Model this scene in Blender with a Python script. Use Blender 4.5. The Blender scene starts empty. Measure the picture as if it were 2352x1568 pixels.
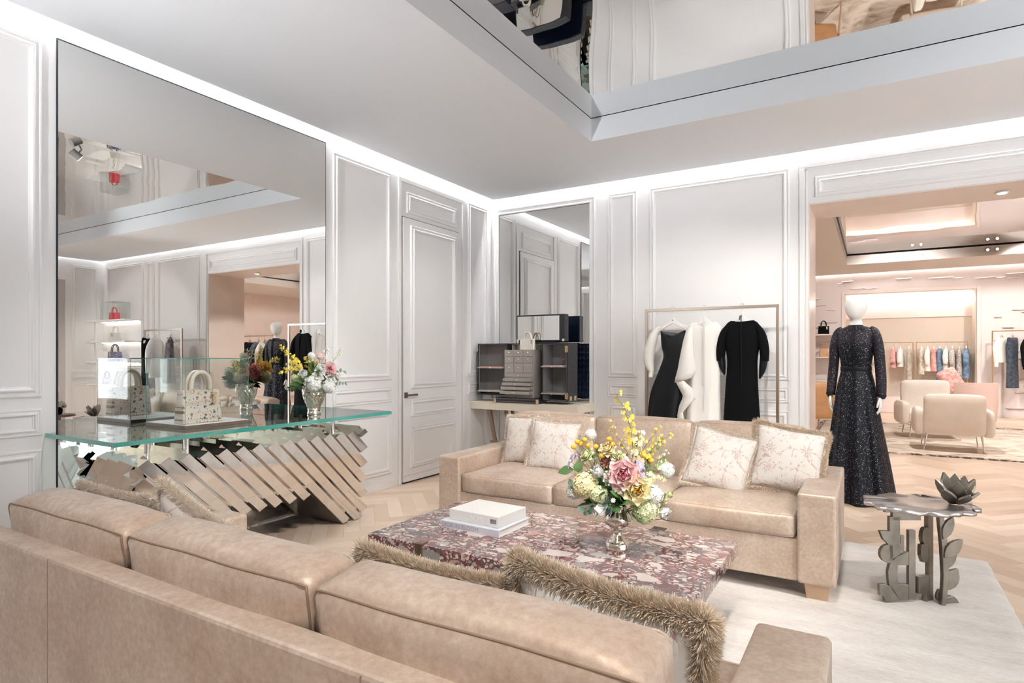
import bpy, bmesh, math, random
from mathutils import Vector, Matrix, Euler, noise
R = math.radians
SC = bpy.context.scene
COL = SC.collection
rnd = random.Random(7)

# ------------------------------------------------------------------ camera
cam_d = bpy.data.cameras.new('camera'); cam = bpy.data.objects.new('camera', cam_d); COL.objects.link(cam)
cam.location = (0, 0, 1.35)
cam.rotation_euler = (R(90), 0, R(30.87))
cam_d.sensor_width = 36; cam_d.lens = 1389 / 2352 * 36
cam_d.shift_y = 33 / 2352
cam_d.clip_start = 0.05; cam_d.clip_end = 200
SC.camera = cam
# ------------------------------------------------------------------ view
SC.view_settings.view_transform = 'Standard'; SC.view_settings.look = 'None'
SC.view_settings.exposure = 0.25; SC.view_settings.gamma = 1.0; SC.view_settings.use_curve_mapping = False
cy = SC.cycles
cy.max_bounces = 9; cy.diffuse_bounces = 5; cy.glossy_bounces = 8; cy.transmission_bounces = 4; cy.transparent_max_bounces = 12
cy.use_adaptive_sampling = True; cy.adaptive_threshold = 0.2; cy.adaptive_min_samples = 16
cy.caustics_reflective = False; cy.caustics_refractive = False; cy.sample_clamp_indirect = 4.0; cy.blur_glossy = 0.5
cy.use_denoising = True
# ------------------------------------------------------------------ daylight through windows added in the unseen right wall to light the room
wd = bpy.data.worlds.new('sky'); SC.world = wd; wd.use_nodes = True
bg = wd.node_tree.nodes['Background']; bg.inputs['Color'].default_value = (0.90, 0.95, 1.0, 1); bg.inputs['Strength'].default_value = 4.2
def lamp(name, kind, loc, power, color=(1, 1, 1), aim=None, **kw):
    d = bpy.data.lights.new(name, kind); d.energy = power; d.color = color
    for k, v in kw.items(): setattr(d, k, v)
    o = bpy.data.objects.new(name, d); COL.objects.link(o); o.location = loc
    if aim is not None: o.rotation_euler = (Vector(aim) - Vector(loc)).to_track_quat('-Z', 'Y').to_euler()
    return o
po = lamp('added_window_portal', 'AREA', (5.70, 0.6, 1.7), 1, aim=(-3, 0.6, 1.7), shape='RECTANGLE', size=6.8, size_y=2.8)
po.data.cycles.is_portal = True
WARM = (1.0, 0.94, 0.89); SOFT = (1.0, 0.95, 0.90); COOL = (0.93, 0.96, 1.0)
# spotlights of the ceiling coffer (their housings are built with the ceiling)
SPOTS = [((-0.9, 1.6, 3.45), (-2.0, 2.9, 0.4), 190, 62), ((-0.2, 2.6, 3.45), (-1.3, 4.0, 0.4), 170, 62), ((1.6, 2.2, 3.45), (0.3, 4.3, 0.2), 250, 70),
         ((-1.2, 3.2, 3.45), (-1.6, 6.6, 1.0), 170, 52), ((0.4, 3.3, 3.45), (-0.5, 6.6, 1.0), 190, 52), ((-0.3, 0.3, 3.45), (-0.9, 1.4, 0.6), 230, 74),
         ((-0.6, 2.9, 3.45), (-4.2, 5.0, 0.7), 200, 52), ((-0.9, 2.0, 3.45), (-4.0, 2.8, 0.8), 170, 48), ((3.2, 2.8, 3.45), (4.0, 6.5, 1.0), 300, 62)]
# unseen tall floor uplighters, added to brighten the ceiling (built with the furniture)
ADDED_UPS = [((-3.1, -1.4, 1.72), (-3.2, 2.9, 3.348), 620), ((3.3, 2.0, 1.72), (.4, 5.7, 3.348), 380)]
for p, a, e in ADDED_UPS: lamp('added_uplighter_light', 'SPOT', p, e, COOL, aim=a, spot_size=R(54), spot_blend=1.0, shadow_soft_size=.12)
for p, a, e, ang in SPOTS:
    lamp('coffer_spot_light', 'SPOT', p, e, SOFT, aim=a, spot_size=R(ang), spot_blend=0.7, shadow_soft_size=0.06)
# second room; the spots aimed at its right wall are added to brighten it
for p, a, e, ang in [((0.6, 9.6, 3.52), (0.8, 10.6, 0), 290, 130), ((2.6, 12.6, 3.52), (2.6, 13, 0), 330, 140), ((0.4, 13.8, 3.52), (0.6, 16.9, 1.0), 270, 110),
                     ((3.5, 9.4, 3.52), (4.2, 9.6, 0), 300, 140), ((5.0, 13.6, 3.52), (5, 15, 0.5), 300, 140), ((5.4, 11.0, 3.52), (8.6, 11.5, 1.0), 420, 120), ((4.6, 9.0, 3.52), (8.4, 7.4, 1.2), 260, 120), ((2.6, 14.6, 3.52), (2.6, 16.9, 1.1), 220, 100)]:
    lamp('gallery_spot_light', 'SPOT', p, e, WARM, aim=a, spot_size=R(ang), spot_blend=0.8, shadow_soft_size=0.08)
lamp('passage_spot_light', 'SPOT', (1.0, 6.97, 2.81), 130, WARM, aim=(1.0, 6.97, 0), spot_size=R(110), spot_blend=0.6, shadow_soft_size=0.05)

# ================================================================== helpers
class MB:
    def __init__(s): s.v = []; s.f = []; s.sm = []
    def add(s, vs, fs, M=None, sm=False):
        o = len(s.v)
        s.v += [tuple(M @ Vector(p)) for p in vs] if M is not None else [tuple(p) for p in vs]
        s.f += [tuple(i + o for i in f) for f in fs]; s.sm += [sm] * len(fs); return s
    def box(s, x0, x1, y0, y1, z0, z1, M=None):
        return s.add([(x0,y0,z0),(x1,y0,z0),(x1,y1,z0),(x0,y1,z0),(x0,y0,z1),(x1,y0,z1),(x1,y1,z1),(x0,y1,z1)],
                     [(0,3,2,1),(4,5,6,7),(0,1,5,4),(1,2,6,5),(2,3,7,6),(3,0,4,7)], M)
    def loft(s, rings, M=None, sm=True, caps=True, closed=False):
        n = len(rings[0]); vs = [p for r in rings for p in r]; fs = []
        m = len(rings)
        for i in range(m if closed else m - 1):
            a, b = i * n, ((i + 1) % m) * n
            for j in range(n): fs.append((a + j, a + (j + 1) % n, b + (j + 1) % n, b + j))
        s.add(vs, fs, M, sm)
        if caps and not closed:
            s.add(rings[0], [tuple(range(n))[::-1]], M, False); s.add(rings[-1], [tuple(range(n))], M, False)
        return s
    def tube(s, pts, r, n=8, M=None, caps=True, flat=1.0, closed=False):
        pts = [Vector(p) for p in pts]; rs = r if isinstance(r, (list, tuple)) else [r] * len(pts)
        rings = []; up = None
        for i, p in enumerate(pts):
            if closed: t = pts[(i + 1) % len(pts)] - pts[i - 1]
            else: t = pts[min(i + 1, len(pts) - 1)] - pts[max(i - 1, 0)]
            t = t.normalized() if t.length > 1e-9 else Vector((0, 0, 1))
            if up is None: up = Vector((0, 0, 1)) if abs(t.z) < .9 else Vector((1, 0, 0))
            a = t.cross(up)
            if a.length < 1e-6: a = t.orthogonal()
            a.normalize(); b = a.cross(t).normalized(); up = b
            rings.append([p + (a * math.cos(2*math.pi*k/n) + b * flat * math.sin(2*math.pi*k/n)) * rs[i] for k in range(n)])
        return s.loft(rings, M, True, caps, closed)
    def lathe(s, prof, n=28, M=None, caps=True):
        return s.loft([[(max(r, 1e-4)*math.cos(2*math.pi*k/n), max(r, 1e-4)*math.sin(2*math.pi*k/n), z) for k in range(n)] for r, z in prof], M, True, caps)
    def cyl(s, p0, p1, r, n=12, M=None): 
        return s.tube([p0, p1], r, n, M)
    def prism(s, poly, d0, d1, M=None):
        n = len(poly)
        a = [(x, d0, z) for x, z in poly]; b = [(x, d1, z) for x, z in poly]
        ar = sum(poly[i][0]*poly[(i+1) % n][1] - poly[(i+1) % n][0]*poly[i][1] for i in range(n))
        side = [(i, (i+1) % n, n + (i+1) % n, n + i) for i in range(n)]
        f0 = tuple(range(n)); f1 = tuple(range(n, 2*n))[::-1]
        if ar < 0: side = [q[::-1] for q in side]; f0 = f0[::-1]; f1 = f1[::-1]
        return s.add(a + b, [f0, f1] + [q[::-1] for q in side], M)
    def sphere(s, c, r, n=12, m=8, M=None, sc=(1,1,1)):
        rings = []
        for i in range(m + 1):
            t = math.pi * i / m; rr = max(math.sin(t), 1e-3)
            rings.append([(c[0]+sc[0]*r*rr*math.cos(2*math.pi*k/n), c[1]+sc[1]*r*rr*math.sin(2*math.pi*k/n), c[2]-sc[2]*r*math.cos(t)) for k in range(n)])
        return s.loft(rings, M, True, False)
    def mesh(s, name):
        me = bpy.data.meshes.new(name); me.from_pydata(s.v, [], s.f); me.polygons.foreach_set('use_smooth', s.sm); me.update(); return me
    def build(s, name, m, parent=None, bev=0, seg=2, loc=None, rot=None, sub=0):
        return link(name, s.mesh(name), m, parent, bev, seg, loc, rot, sub)
def link(name, me, m, parent=None, bev=0, seg=2, loc=None, rot=None, sub=0):
    o = bpy.data.objects.new(name, me); COL.objects.link(o)
    if m is not None and not me.materials: me.materials.append(m)
    if parent is not None: o.parent = parent
    if loc is not None: o.location = loc
    if rot is not None: o.rotation_euler = rot
    if bev:
        b = o.modifiers.new('bevel', 'BEVEL'); b.width = bev; b.segments = seg; b.limit_method = 'ANGLE'; b.angle_limit = R(35); b.harden_normals = False
    if sub:
        b = o.modifiers.new('sub', 'SUBSURF'); b.levels = sub; b.render_levels = sub
    return o
def thing(name, label, cat, loc=(0,0,0), rz=0, group=None):
    o = bpy.data.objects.new(name, None); COL.objects.link(o); o.location = loc; o.rotation_euler = (0, 0, rz); o.empty_display_size = .05
    return tag(o, label, cat, group)
def tag(o, label, cat, group=None, kind=None):
    o['label'] = label; o['category'] = cat
    if group: o['group'] = group
    if kind: o['kind'] = kind
    return o
def struct(o): o['kind'] = 'structure'; return o
def TR(loc=(0,0,0), rot=(0,0,0), sc=(1,1,1)):
    return Matrix.LocRotScale(Vector(loc), Euler(rot), Vector(sc))
def axisM(loc, axis, sc=1, roll=0):
    q = Vector(axis).to_track_quat('Z', 'X'); return Matrix.Translation(loc) @ q.to_matrix().to_4x4() @ Matrix.Rotation(roll, 4, 'Z') @ Matrix.Scale(sc, 4)
def circ(r, n, c=(0,0), a0=0): return [(c[0]+r*math.cos(a0+2*math.pi*k/n), c[1]+r*math.sin(a0+2*math.pi*k/n)) for k in range(n)]

# ================================================================== materials
def smooth(rows, m=6):
    # Catmull-Rom through a list of equal-length tuples
    n = len(rows); out = []
    for i in range(n - 1):
        p0, p1, p2, p3 = rows[max(i-1, 0)], rows[i], rows[i+1], rows[min(i+2, n-1)]
        for k in range(m):
            t = k/m; out.append(tuple(.5*(2*b + (c - a)*t + (2*a - 5*b + 4*c - d)*t*t + (3*b - a - 3*c + d)*t**3) for a, b, c, d in zip(p0, p1, p2, p3)))
    out.append(tuple(rows[-1])); return out
class NT:
    def __init__(s, name):
        s.m = bpy.data.materials.new(name); s.m.use_nodes = True; s.t = s.m.node_tree; s.b = s.t.nodes['Principled BSDF']; s.out = s.t.nodes['Material Output']
    def n(s, kind, **kw):
        q = s.t.nodes.new(kind)
        for k, v in kw.items():
            if k.startswith('i_'): q.inputs[k[2:].replace('_', ' ')].default_value = v
            else: setattr(q, k, v)
        return q
    def l(s, a, b): s.t.links.new(a, b)
    def set(s, **kw):
        for k, v in kw.items():
            k = {'base':'Base Color','rough':'Roughness','metal':'Metallic','spec':'Specular IOR Level','sheen':'Sheen Weight','coat':'Coat Weight','trans':'Transmission Weight','alpha':'Alpha','emc':'Emission Color','ems':'Emission Strength','sss':'Subsurface Weight','coatr':'Coat Roughness','ior':'IOR','sheenr':'Sheen Roughness'}[k]
            s.b.inputs[k].default_value = (*v, 1) if isinstance(v, tuple) else v
        return s
    def coord(s, sc=(1,1,1), rot=(0,0,0), world=False):
        m = s.n('ShaderNodeMapping'); m.inputs['Scale'].default_value = sc; m.inputs['Rotation'].default_value = rot
        if world: s.l(s.n('ShaderNodeNewGeometry').outputs['Position'], m.inputs['Vector'])
        else: s.l(s.n('ShaderNodeTexCoord').outputs['Object'], m.inputs['Vector'])
        return m.outputs['Vector']
    def noise(s, vec, scale, detail=4, rough=.55, dist=0):
        q = s.n('ShaderNodeTexNoise'); q.inputs['Scale'].default_value = scale; q.inputs['Detail'].default_value = detail; q.inputs['Roughness'].default_value = rough; q.inputs['Distortion'].default_value = dist
        if vec is not None: s.l(vec, q.inputs['Vector'])
        return q.outputs['Fac']
    def voro(s, vec, scale, feature='F1', rand=1.0):
        q = s.n('ShaderNodeTexVoronoi', feature=feature); q.inputs['Scale'].default_value = scale; q.inputs['Randomness'].default_value = rand
        if vec is not None: s.l(vec, q.inputs['Vector'])
        return q
    def ramp(s, fac, stops, interp='LINEAR'):
        q = s.n('ShaderNodeValToRGB'); e = q.color_ramp; e.interpolation = interp
        while len(e.elements) < len(stops): e.elements.new(.5)
        for k, (p, c) in enumerate(stops):
            e.elements[k].position = p; e.elements[k].color = (*c, 1) if len(c) == 3 else c
        s.l(fac, q.inputs['Fac']); return q.outputs['Color']
    def math(s, op, a, b=None, clamp=False):
        q = s.n('ShaderNodeMath', operation=op, use_clamp=clamp)
        for k, x in enumerate((a, b)):
            if x is None: continue
            if isinstance(x, (int, float)): q.inputs[k].default_value = x
            else: s.l(x, q.inputs[k])
        return q.outputs[0]
    def mix(s, fac, a, b, blend='MIX'):
        q = s.n('ShaderNodeMix', data_type='RGBA', blend_type=blend)
        for k, x in ((0, fac), (6, a), (7, b)):
            if isinstance(x, (int, float)): q.inputs[k].default_value = x
            elif isinstance(x, tuple): q.inputs[k].default_value = (*x, 1)
            else: s.l(x, q.inputs[k])
        return q.outputs[2]
    def bump(s, h, strength=.2, dist=.01):
        q = s.n('ShaderNodeBump'); q.inputs['Strength'].default_value = strength; q.inputs['Distance'].default_value = dist
        s.l(h, q.inputs['Height']); s.l(q.outputs['Normal'], s.b.inputs['Normal']); return s
    def base(s, c): s.l(c, s.b.inputs['Base Color']); return s
    def rgh(s, c): s.l(c, s.b.inputs['Roughness']); return s
def plain(name, base, rough=.5, metal=0, bump=None, var=0, vs=6, **kw):
    t = NT(name).set(base=base, rough=rough, metal=metal, **kw)
    if var:
        f = t.noise(t.coord(), vs, 5)
        t.base(t.ramp(f, [(.3, tuple(c*(1-var) for c in base)), (.7, tuple(min(1, c*(1+var)) for c in base))]))
    if bump: t.bump(t.noise(t.coord(bump[2] if len(bump) > 2 else (1,1,1)), bump[0], 4), bump[1], .004)
    return t.m
M = {}
M['wall'] = plain('painted_panelling', (.86, .85, .845), .5, bump=(14, .05, (3, 3, .25)))
M['wallb'] = plain('brushed_panelling', (.86, .845, .835), .5, bump=(9, .14, (.35, 3, 12)))
M['ceil'] = plain('ceiling_paint', (.85, .875, .905), .85)
M['pinkwall'] = plain('blush_plaster', (.82, .73, .70), .55, var=.03, vs=3)
M['pinkceil'] = plain('blush_ceiling_paint', (.78, .73, .69), .8)
M['reveal'] = plain('blush_lacquer', (.78, .69, .635), .3, var=.04, vs=2)
M['white'] = plain('white_enamel', (.85, .84, .82), .4)
M['mirror'] = NT('silvered_mirror').set(base=(.90, .90, .885), metal=1.0, rough=.0).m
M['chrome'] = NT('polished_steel').set(base=(.90, .88, .86), metal=1.0, rough=.06).m
M['bronze'] = plain('brushed_bronze', (.33, .25, .19), .3, 1.0)
M['gold'] = plain('pale_brass', (.80, .60, .38), .22, 1.0)
M['rackmetal'] = plain('champagne_metal', (.52, .44, .37), .3, 1.0)
M['darkmetal'] = plain('dark_bronze', (.13, .10, .085), .35, .8)
M['gap'] = plain('shadow_gap_black', (.015, .015, .018), .7)
M['led'] = NT('cove_light_strip').set(base=(1, 1, 1), emc=(.97, .98, 1.0), ems=70.0).m
M['ledwarm'] = NT('warm_cove_light_strip').set(base=(1, 1, 1), emc=(1.0, .95, .91), ems=30.0).m
M['lens'] = NT('spotlight_lens').set(base=(1, 1, 1), emc=(1, .95, .88), ems=14.0).m
def mirror_film():
    t = NT('stretched_mirror_film').set(base=(.88, .885, .88), metal=1.0, rough=.0)
    t.bump(t.noise(t.coord((1.2, .35, 1), world=True), 1.3, 1), .35, .02); return t.m
M['film'] = mirror_film()
def wood(name, rot, c0=(.50, .36, .25), c1=(.70, .55, .42)):
    t = NT(name).set(rough=.32, spec=.4)
    v = t.coord((1.6, 16, 16), (0, 0, rot), world=True)
    g = t.noise(v, 2.2, 6, .6, .6)
    oi = t.n('ShaderNodeObjectInfo').outputs['Random']; isl = t.n('ShaderNodeNewGeometry').outputs['Random Per Island']
    f = t.math('FRACT', t.math('ADD', oi, isl))
    f2 = t.math('ADD', t.math('MULTIPLY', g, .4), t.math('MULTIPLY', f, .6))
    t.base(t.ramp(f2, [(.15, c0), (.55, tuple((a+b)/2 for a, b in zip(c0, c1))), (.85, c1)])); t.bump(g, .05, .002)
    return t.m
M['plankA'] = wood('oak_parquet_grain_one', R(-45), (.58, .43, .315), (.78, .64, .515)); M['plankB'] = wood('oak_parquet_grain_two', R(45), (.58, .43, .315), (.78, .64, .515))
M['joint'] = plain('parquet_joint', (.36, .26, .19), .8)
def sofa_fabric(name='gilded_suede'):
    t = NT(name).set(metal=.22, spec=.5, sheen=.25, sheenr=.4)
    a = t.noise(t.coord((1, 1, 1)), 3.2, 6, .62); b = t.noise(t.coord((1, 1, 1)), 55, 5, .7)
    f = t.math('ADD', t.math('MULTIPLY', a, .6), t.math('MULTIPLY', b, .4))
    t.base(t.ramp(f, [(.37, (.48, .35, .262)), (.5, (.60, .468, .366)), (.63, (.74, .615, .505))]))
    t.rgh(t.ramp(f, [(.38, (.60,)*3), (.62, (.30,)*3)])); t.bump(b, .18, .004); return t.m
M['sofa'] = sofa_fabric()
M['piping'] = plain('sofa_seam', (.30, .20, .135), .6)
M['leg'] = plain('limed_oak_leg', (.62, .42, .28), .45, var=.1, vs=9)
def toile():
    t = NT('toile_print_linen').set(rough=.75, sheen=.2)
    co = t.coord((1, 1, 1))
    warp = t.n('ShaderNodeVectorMath', operation='ADD'); nz = t.n('ShaderNodeTexNoise'); nz.inputs['Scale'].default_value = 14; t.l(co, nz.inputs['Vector'])
    sc = t.n('ShaderNodeVectorMath', operation='SCALE'); sc.inputs['Scale'].default_value = .02; t.l(nz.outputs['Color'], sc.inputs[0])
    t.l(co, warp.inputs[0]); t.l(sc.outputs[0], warp.inputs[1]); w = warp.outputs[0]
    # blossoms: petals around voronoi centres, in the plane of the cushion face
    fl = t.n('ShaderNodeVectorMath', operation='MULTIPLY'); fl.inputs[1].default_value = (1, 1, 0); t.l(w, fl.inputs[0]); p2 = fl.outputs[0]
    def bloom(scale, petals, size):
        v = t.n('ShaderNodeTexVoronoi', voronoi_dimensions='2D'); v.inputs['Scale'].default_value = scale; v.inputs['Randomness'].default_value = .8; t.l(p2, v.inputs['Vector'])
        d = t.n('ShaderNodeVectorMath', operation='SUBTRACT'); t.l(p2, d.inputs[0]); t.l(v.outputs['Position'], d.inputs[1])
        sp = t.n('ShaderNodeSeparateXYZ'); t.l(d.outputs[0], sp.inputs[0])
        an = t.math('ARCTAN2', sp.outputs[1], sp.outputs[0]); le = t.n('ShaderNodeVectorMath', operation='LENGTH'); t.l(d.outputs[0], le.inputs[0])
        pet = t.math('ADD', .7, t.math('MULTIPLY', t.math('COSINE', t.math('MULTIPLY', an, petals)), .3))
        rr = t.math('DIVIDE', le.outputs['Value'], t.math('MULTIPLY', pet, size))
        return t.math('MULTIPLY', t.math('LESS_THAN', rr, 1.0), t.math('GREATER_THAN', t.noise(co, 150, 3), .50))
    b1 = bloom(6.5, 9, .040); b2 = bloom(15, 5, .013)
    stem = t.voro(p2, 9, 'DISTANCE_TO_EDGE'); s1 = t.math('LESS_THAN', stem.outputs['Distance'], .028)
    s1 = t.math('MULTIPLY', s1, t.math('GREATER_THAN', t.noise(co, 60, 2), .5))
    msk = t.math('MULTIPLY', t.math('MAXIMUM', t.math('MAXIMUM', b1, b2), s1), .85)
    pk = t.ramp(t.noise(co, 9, 2), [(.35, (.50, .32, .28)), (.65, (.62, .46, .41))])
    t.base(t.mix(msk, (.72, .675, .62), pk)); t.bump(t.noise(t.coord((160, 12, 12)), 2, 2), .1, .002); return t.m
M['toile'] = toile()
def fur(name, c0, c1):
    t = NT(name).set(rough=.7, sheen=.3)
    r = t.n('ShaderNodeNewGeometry').outputs['Random Per Island']; z = t.noise(t.coord(), 45, 2)
    t.base(t.ramp(t.math('ADD', t.math('MULTIPLY', r, .6), t.math('MULTIPLY', z, .4)), [(.25, c0), (.75, c1)])); return t.m
M['furwarm'] = fur('brush_fringe_brown', (.62, .43, .26), (1.0, .93, .80)); M['furpale'] = fur('brush_fringe_cream', (.70, .56, .43), (.95, .88, .78))
def breccia():
    t = NT('burgundy_breccia_marble').set(rough=.08, spec=.6, coat=.3, coatr=.03)
    co = t.coord((1, 1, 1)); nz = t.n('ShaderNodeTexNoise'); nz.inputs['Scale'].default_value = 16; nz.inputs['Detail'].default_value = 2; t.l(co, nz.inputs['Vector'])
    sc = t.n('ShaderNodeVectorMath', operation='SCALE'); sc.inputs['Scale'].default_value = .05; t.l(nz.outputs['Color'], sc.inputs[0])
    ad = t.n('ShaderNodeVectorMath', operation='ADD'); t.l(co, ad.inputs[0]); t.l(sc.outputs[0], ad.inputs[1])
    mp = t.n('ShaderNodeMapping'); mp.inputs['Scale'].default_value = (.8, 1.25, 1.2); t.l(ad.outputs[0], mp.inputs['Vector']); w = mp.outputs['Vector']
    stones = [(0, (.11, .03, .035)), (.12, (.075, .08, .085)), (.22, (.44, .36, .32)), (.3, (.64, .55, .50)), (.42, (.46, .27, .25)), (.5, (.70, .63, .58)), (.6, (.27, .27, .27)), (.68, (.60, .43, .39)), (.77, (.66, .59, .54)), (.86, (.24, .07, .065)), (.93, (.44, .42, .40))]
    def layer(scale, gap):
        v = t.voro(w, scale, 'F1', .95); e = t.voro(w, scale, 'DISTANCE_TO_EDGE', .95)
        sp = t.n('ShaderNodeSeparateColor'); t.l(v.outputs['Color'], sp.inputs[0])
        return t.ramp(sp.outputs[0], stones, 'CONSTANT'), t.math('GREATER_THAN', e.outputs['Distance'], gap), sp.outputs[1]
    c1, e1, r1 = layer(10, .15); c2, e2, r2 = layer(21, .15); c3, e3, r3 = layer(46, .14)
    mat_ = t.ramp(t.noise(co, 30, 3), [(.35, (.075, .018, .022)), (.65, (.20, .06, .055))])
    c = t.mix(e3, mat_, c3); c = t.mix(t.math('MULTIPLY', e2, t.math('GREATER_THAN', r2, .35)), c, c2); c = t.mix(t.math('MULTIPLY', e1, t.math('GREATER_THAN', r1, .60)), c, c1)
    t.base(t.mix(t.math('MULTIPLY', t.noise(co, 60, 5), .22), c, (.42, .34, .32))); return t.m
M['marble'] = breccia()
def glass(name, tint=(.97, .99, .98), refl=1.0):
    t = NT(name); t.t.nodes.remove(t.b)
    tr = t.n('ShaderNodeBsdfTransparent'); tr.inputs[0].default_value = (*tint, 1); gl = t.n('ShaderNodeBsdfGlossy'); gl.inputs['Roughness'].default_value = 0.0
    fr = t.n('ShaderNodeLayerWeight'); fr.inputs[0].default_value = .5; mx = t.n('ShaderNodeMixShader')
    t.l(t.math('ADD', .035*refl, t.math('MULTIPLY', t.math('POWER', fr.outputs['Facing'], 4.0), .75*refl), True), mx.inputs[0]); t.l(tr.outputs[0], mx.inputs[1]); t.l(gl.outputs[0], mx.inputs[2]); t.l(mx.outputs[0], t.out.inputs[0]); return t.m
M['glass'] = glass('clear_glass', (.975, .99, .985)); M['glasstop'] = glass('pale_green_glass', (.90, .965, .945), 1.3)
M['glassedge'] = NT('green_glass_edge').set(base=(.05, .36, .31), rough=.06, spec=.8, coat=1.0).m
def rugm():
    t = NT('cream_cut_pile').set(rough=.95, sheen=.4)
    a = t.noise(t.coord((1, 3, 1), world=True), 2.2, 6, .65); b = t.noise(t.coord((1, 2.4, 1), world=True), 38, 3)
    f = t.math('ADD', t.math('MULTIPLY', a, .65), t.math('MULTIPLY', b, .35))
    t.base(t.ramp(f, [(.34, (.56, .50, .45)), (.5, (.70, .65, .60)), (.66, (.79, .755, .71))])); t.bump(f, .9, .012); return t.m
M['rug'] = rugm()
def rug2():
    t = NT('marbled_rug_pile').set(rough=.95)
    a = t.noise(t.coord((1.1, 1.5, 1), world=True), 1.5, 7, .62, 1.6)
    t.base(t.ramp(a, [(.30, (.22, .17, .14)), (.42, (.55, .45, .36)), (.55, (.72, .63, .53)), (.75, (.80, .73, .65))])); return t.m
M['rug2'] = rug2()
def cloth(name, base, rough=.8, sheen=.15, pat=None, bump=60):
    t = NT(name).set(base=base, rough=rough, sheen=sheen)
    if pat: t.base(t.ramp(t.noise(t.coord(), pat[0], 4, .6), [(.42, base), (.58, pat[1])]))
    t.bump(t.noise(t.coord(), bump, 2), .1, .002); return t.m
M['black'] = cloth('black_velvet', (.003, .0035, .0045), .85, .0); M['black'].node_tree.nodes['Principled BSDF'].inputs['Specular IOR Level'].default_value = .12
M['blacksatin'] = cloth('black_satin', (.004, .005, .007), .5, .0); M['blacksatin'].node_tree.nodes['Principled BSDF'].inputs['Specular IOR Level'].default_value = .25
M['ivory'] = cloth('ivory_crepe', (.86, .83, .78), .7); M['whitecotton'] = cloth('white_cotton', (.88, .88, .87), .7)
M['lace'] = cloth('black_lace', (.012, .013, .018), .6, .1, (22, (.09, .09, .10)))
def sequin(name, base, hi, scale):
    t = NT(name).set(rough=.5, sheen=.0, spec=.2)
    v = t.voro(t.coord((1, 1, .8)), scale); sp = t.n('ShaderNodeSeparateColor'); t.l(v.outputs['Color'], sp.inputs[0])
    k = t.math('MULTIPLY', t.math('LESS_THAN', v.outputs['Distance'], .24), t.math('GREATER_THAN', sp.outputs[0], .62))
    t.base(t.mix(k, base, hi)); t.l(t.math('MULTIPLY', k, .8), t.b.inputs['Metallic']); t.bump(t.noise(t.coord(), 70, 3), .5, .004); return t.m
M['sequin'] = sequin('navy_sequin_tulle', (.005, .006, .010), (.70, .66, .64), 135); M['sequinlace'] = sequin('sheer_sequin_lace', (.020, .018, .024), (.55, .50, .50), 120)
M['skin'] = plain('mannequin_white', (.86, .83, .79), .35)
M['navy'] = NT('navy_quilted_leather').set(base=(.016, .032, .085), rough=.32, coat=.2).m
M['blackleather'] = plain('black_leather', (.012, .013, .017), .4, bump=(90, .3))
M['taupe'] = plain('taupe_suede', (.36, .325, .30), .65, var=.06); M['taupedark'] = plain('grey_suede_lining', (.24, .23, .225), .7, var=.06)
M['pearl'] = plain('pearl_knob', (.85, .83, .78), .2, .3)
M['deskcream'] = plain('parchment_lacquer', (.78, .70, .58), .35, var=.04)
M['champagne'] = plain('champagne_leather', (.72, .67, .58), .3, .35); M['creamleather'] = plain('cream_leather', (.82, .72, .61), .4)
def floralbag():
    t = NT('embroidered_cream_leather').set(rough=.42)
    co = t.coord()
    def bl(scale, petals, size, seed):
        mp = t.n('ShaderNodeMapping'); mp.inputs['Location'].default_value = (seed, seed*.7, seed*.3); t.l(co, mp.inputs['Vector']); fl = t.n('ShaderNodeVectorMath', operation='MULTIPLY'); fl.inputs[1].default_value = (0, 1, 1); t.l(mp.outputs[0], fl.inputs[0]); p = fl.outputs[0]
        v = t.n('ShaderNodeTexVoronoi'); v.inputs['Scale'].default_value = scale; v.inputs['Randomness'].default_value = .75; t.l(p, v.inputs['Vector'])
        d = t.n('ShaderNodeVectorMath', operation='SUBTRACT'); t.l(p, d.inputs[0]); t.l(v.outputs['Position'], d.inputs[1]); sp = t.n('ShaderNodeSeparateXYZ'); t.l(d.outputs[0], sp.inputs[0])
        an = t.math('ARCTAN2', sp.outputs[2], sp.outputs[1]); ln = t.math('SQRT', t.math('ADD', t.math('POWER', sp.outputs[1], 2), t.math('POWER', sp.outputs[2], 2)))
        rr = t.math('DIVIDE', ln, t.math('MULTIPLY', t.math('ADD', .72, t.math('MULTIPLY', t.math('COSINE', t.math('MULTIPLY', an, petals)), .28)), size))
        s2 = t.n('ShaderNodeSeparateColor'); t.l(v.outputs['Color'], s2.inputs[0])
        return t.math('MULTIPLY', t.math('LESS_THAN', rr, 1.0), t.math('GREATER_THAN', s2.outputs[0], .42)), s2.outputs[1]
    base = t.ramp(t.noise(t.coord((1, 1, 22)), 2.5, 3), [(.4, (.74, .62, .53)), (.5, (.83, .74, .65)), (.7, (.85, .77, .69))])
    m1, c1 = bl(21, 6, .0115, 0); m2, c2 = bl(38, 5, .0052, 3.1)
    cols = [(0, (.05, .05, .07)), (.3, (.32, .16, .07)), (.5, (.62, .33, .25)), (.65, (.04, .07, .06)), (.8, (.66, .42, .12))]
    c = t.mix(m1, base, t.ramp(c1, cols, 'CONSTANT')); c = t.mix(m2, c, t.ramp(c2, cols, 'CONSTANT')); t.base(c); return t.m
M['floralbag'] = floralbag()
M['plinthwood'] = plain('smoked_wood_edge', (.17, .125, .095), .5)
M['book'] = plain('book_white_cover', (.80, .79, .76), .35); M['bookblue'] = plain('book_pale_blue_spine', (.60, .62, .68), .35); M['paper'] = plain('book_pages', (.82, .79, .72), .8, bump=(200, .3, (.05, .05, 4)))
M['ink'] = plain('lettering_grey', (.34, .30, .36), .5); M['inkpale'] = plain('embossed_gloss', (.90, .89, .87), .12); M['inkdark'] = plain('barcode_ink', (.05, .05, .06), .5)
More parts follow.
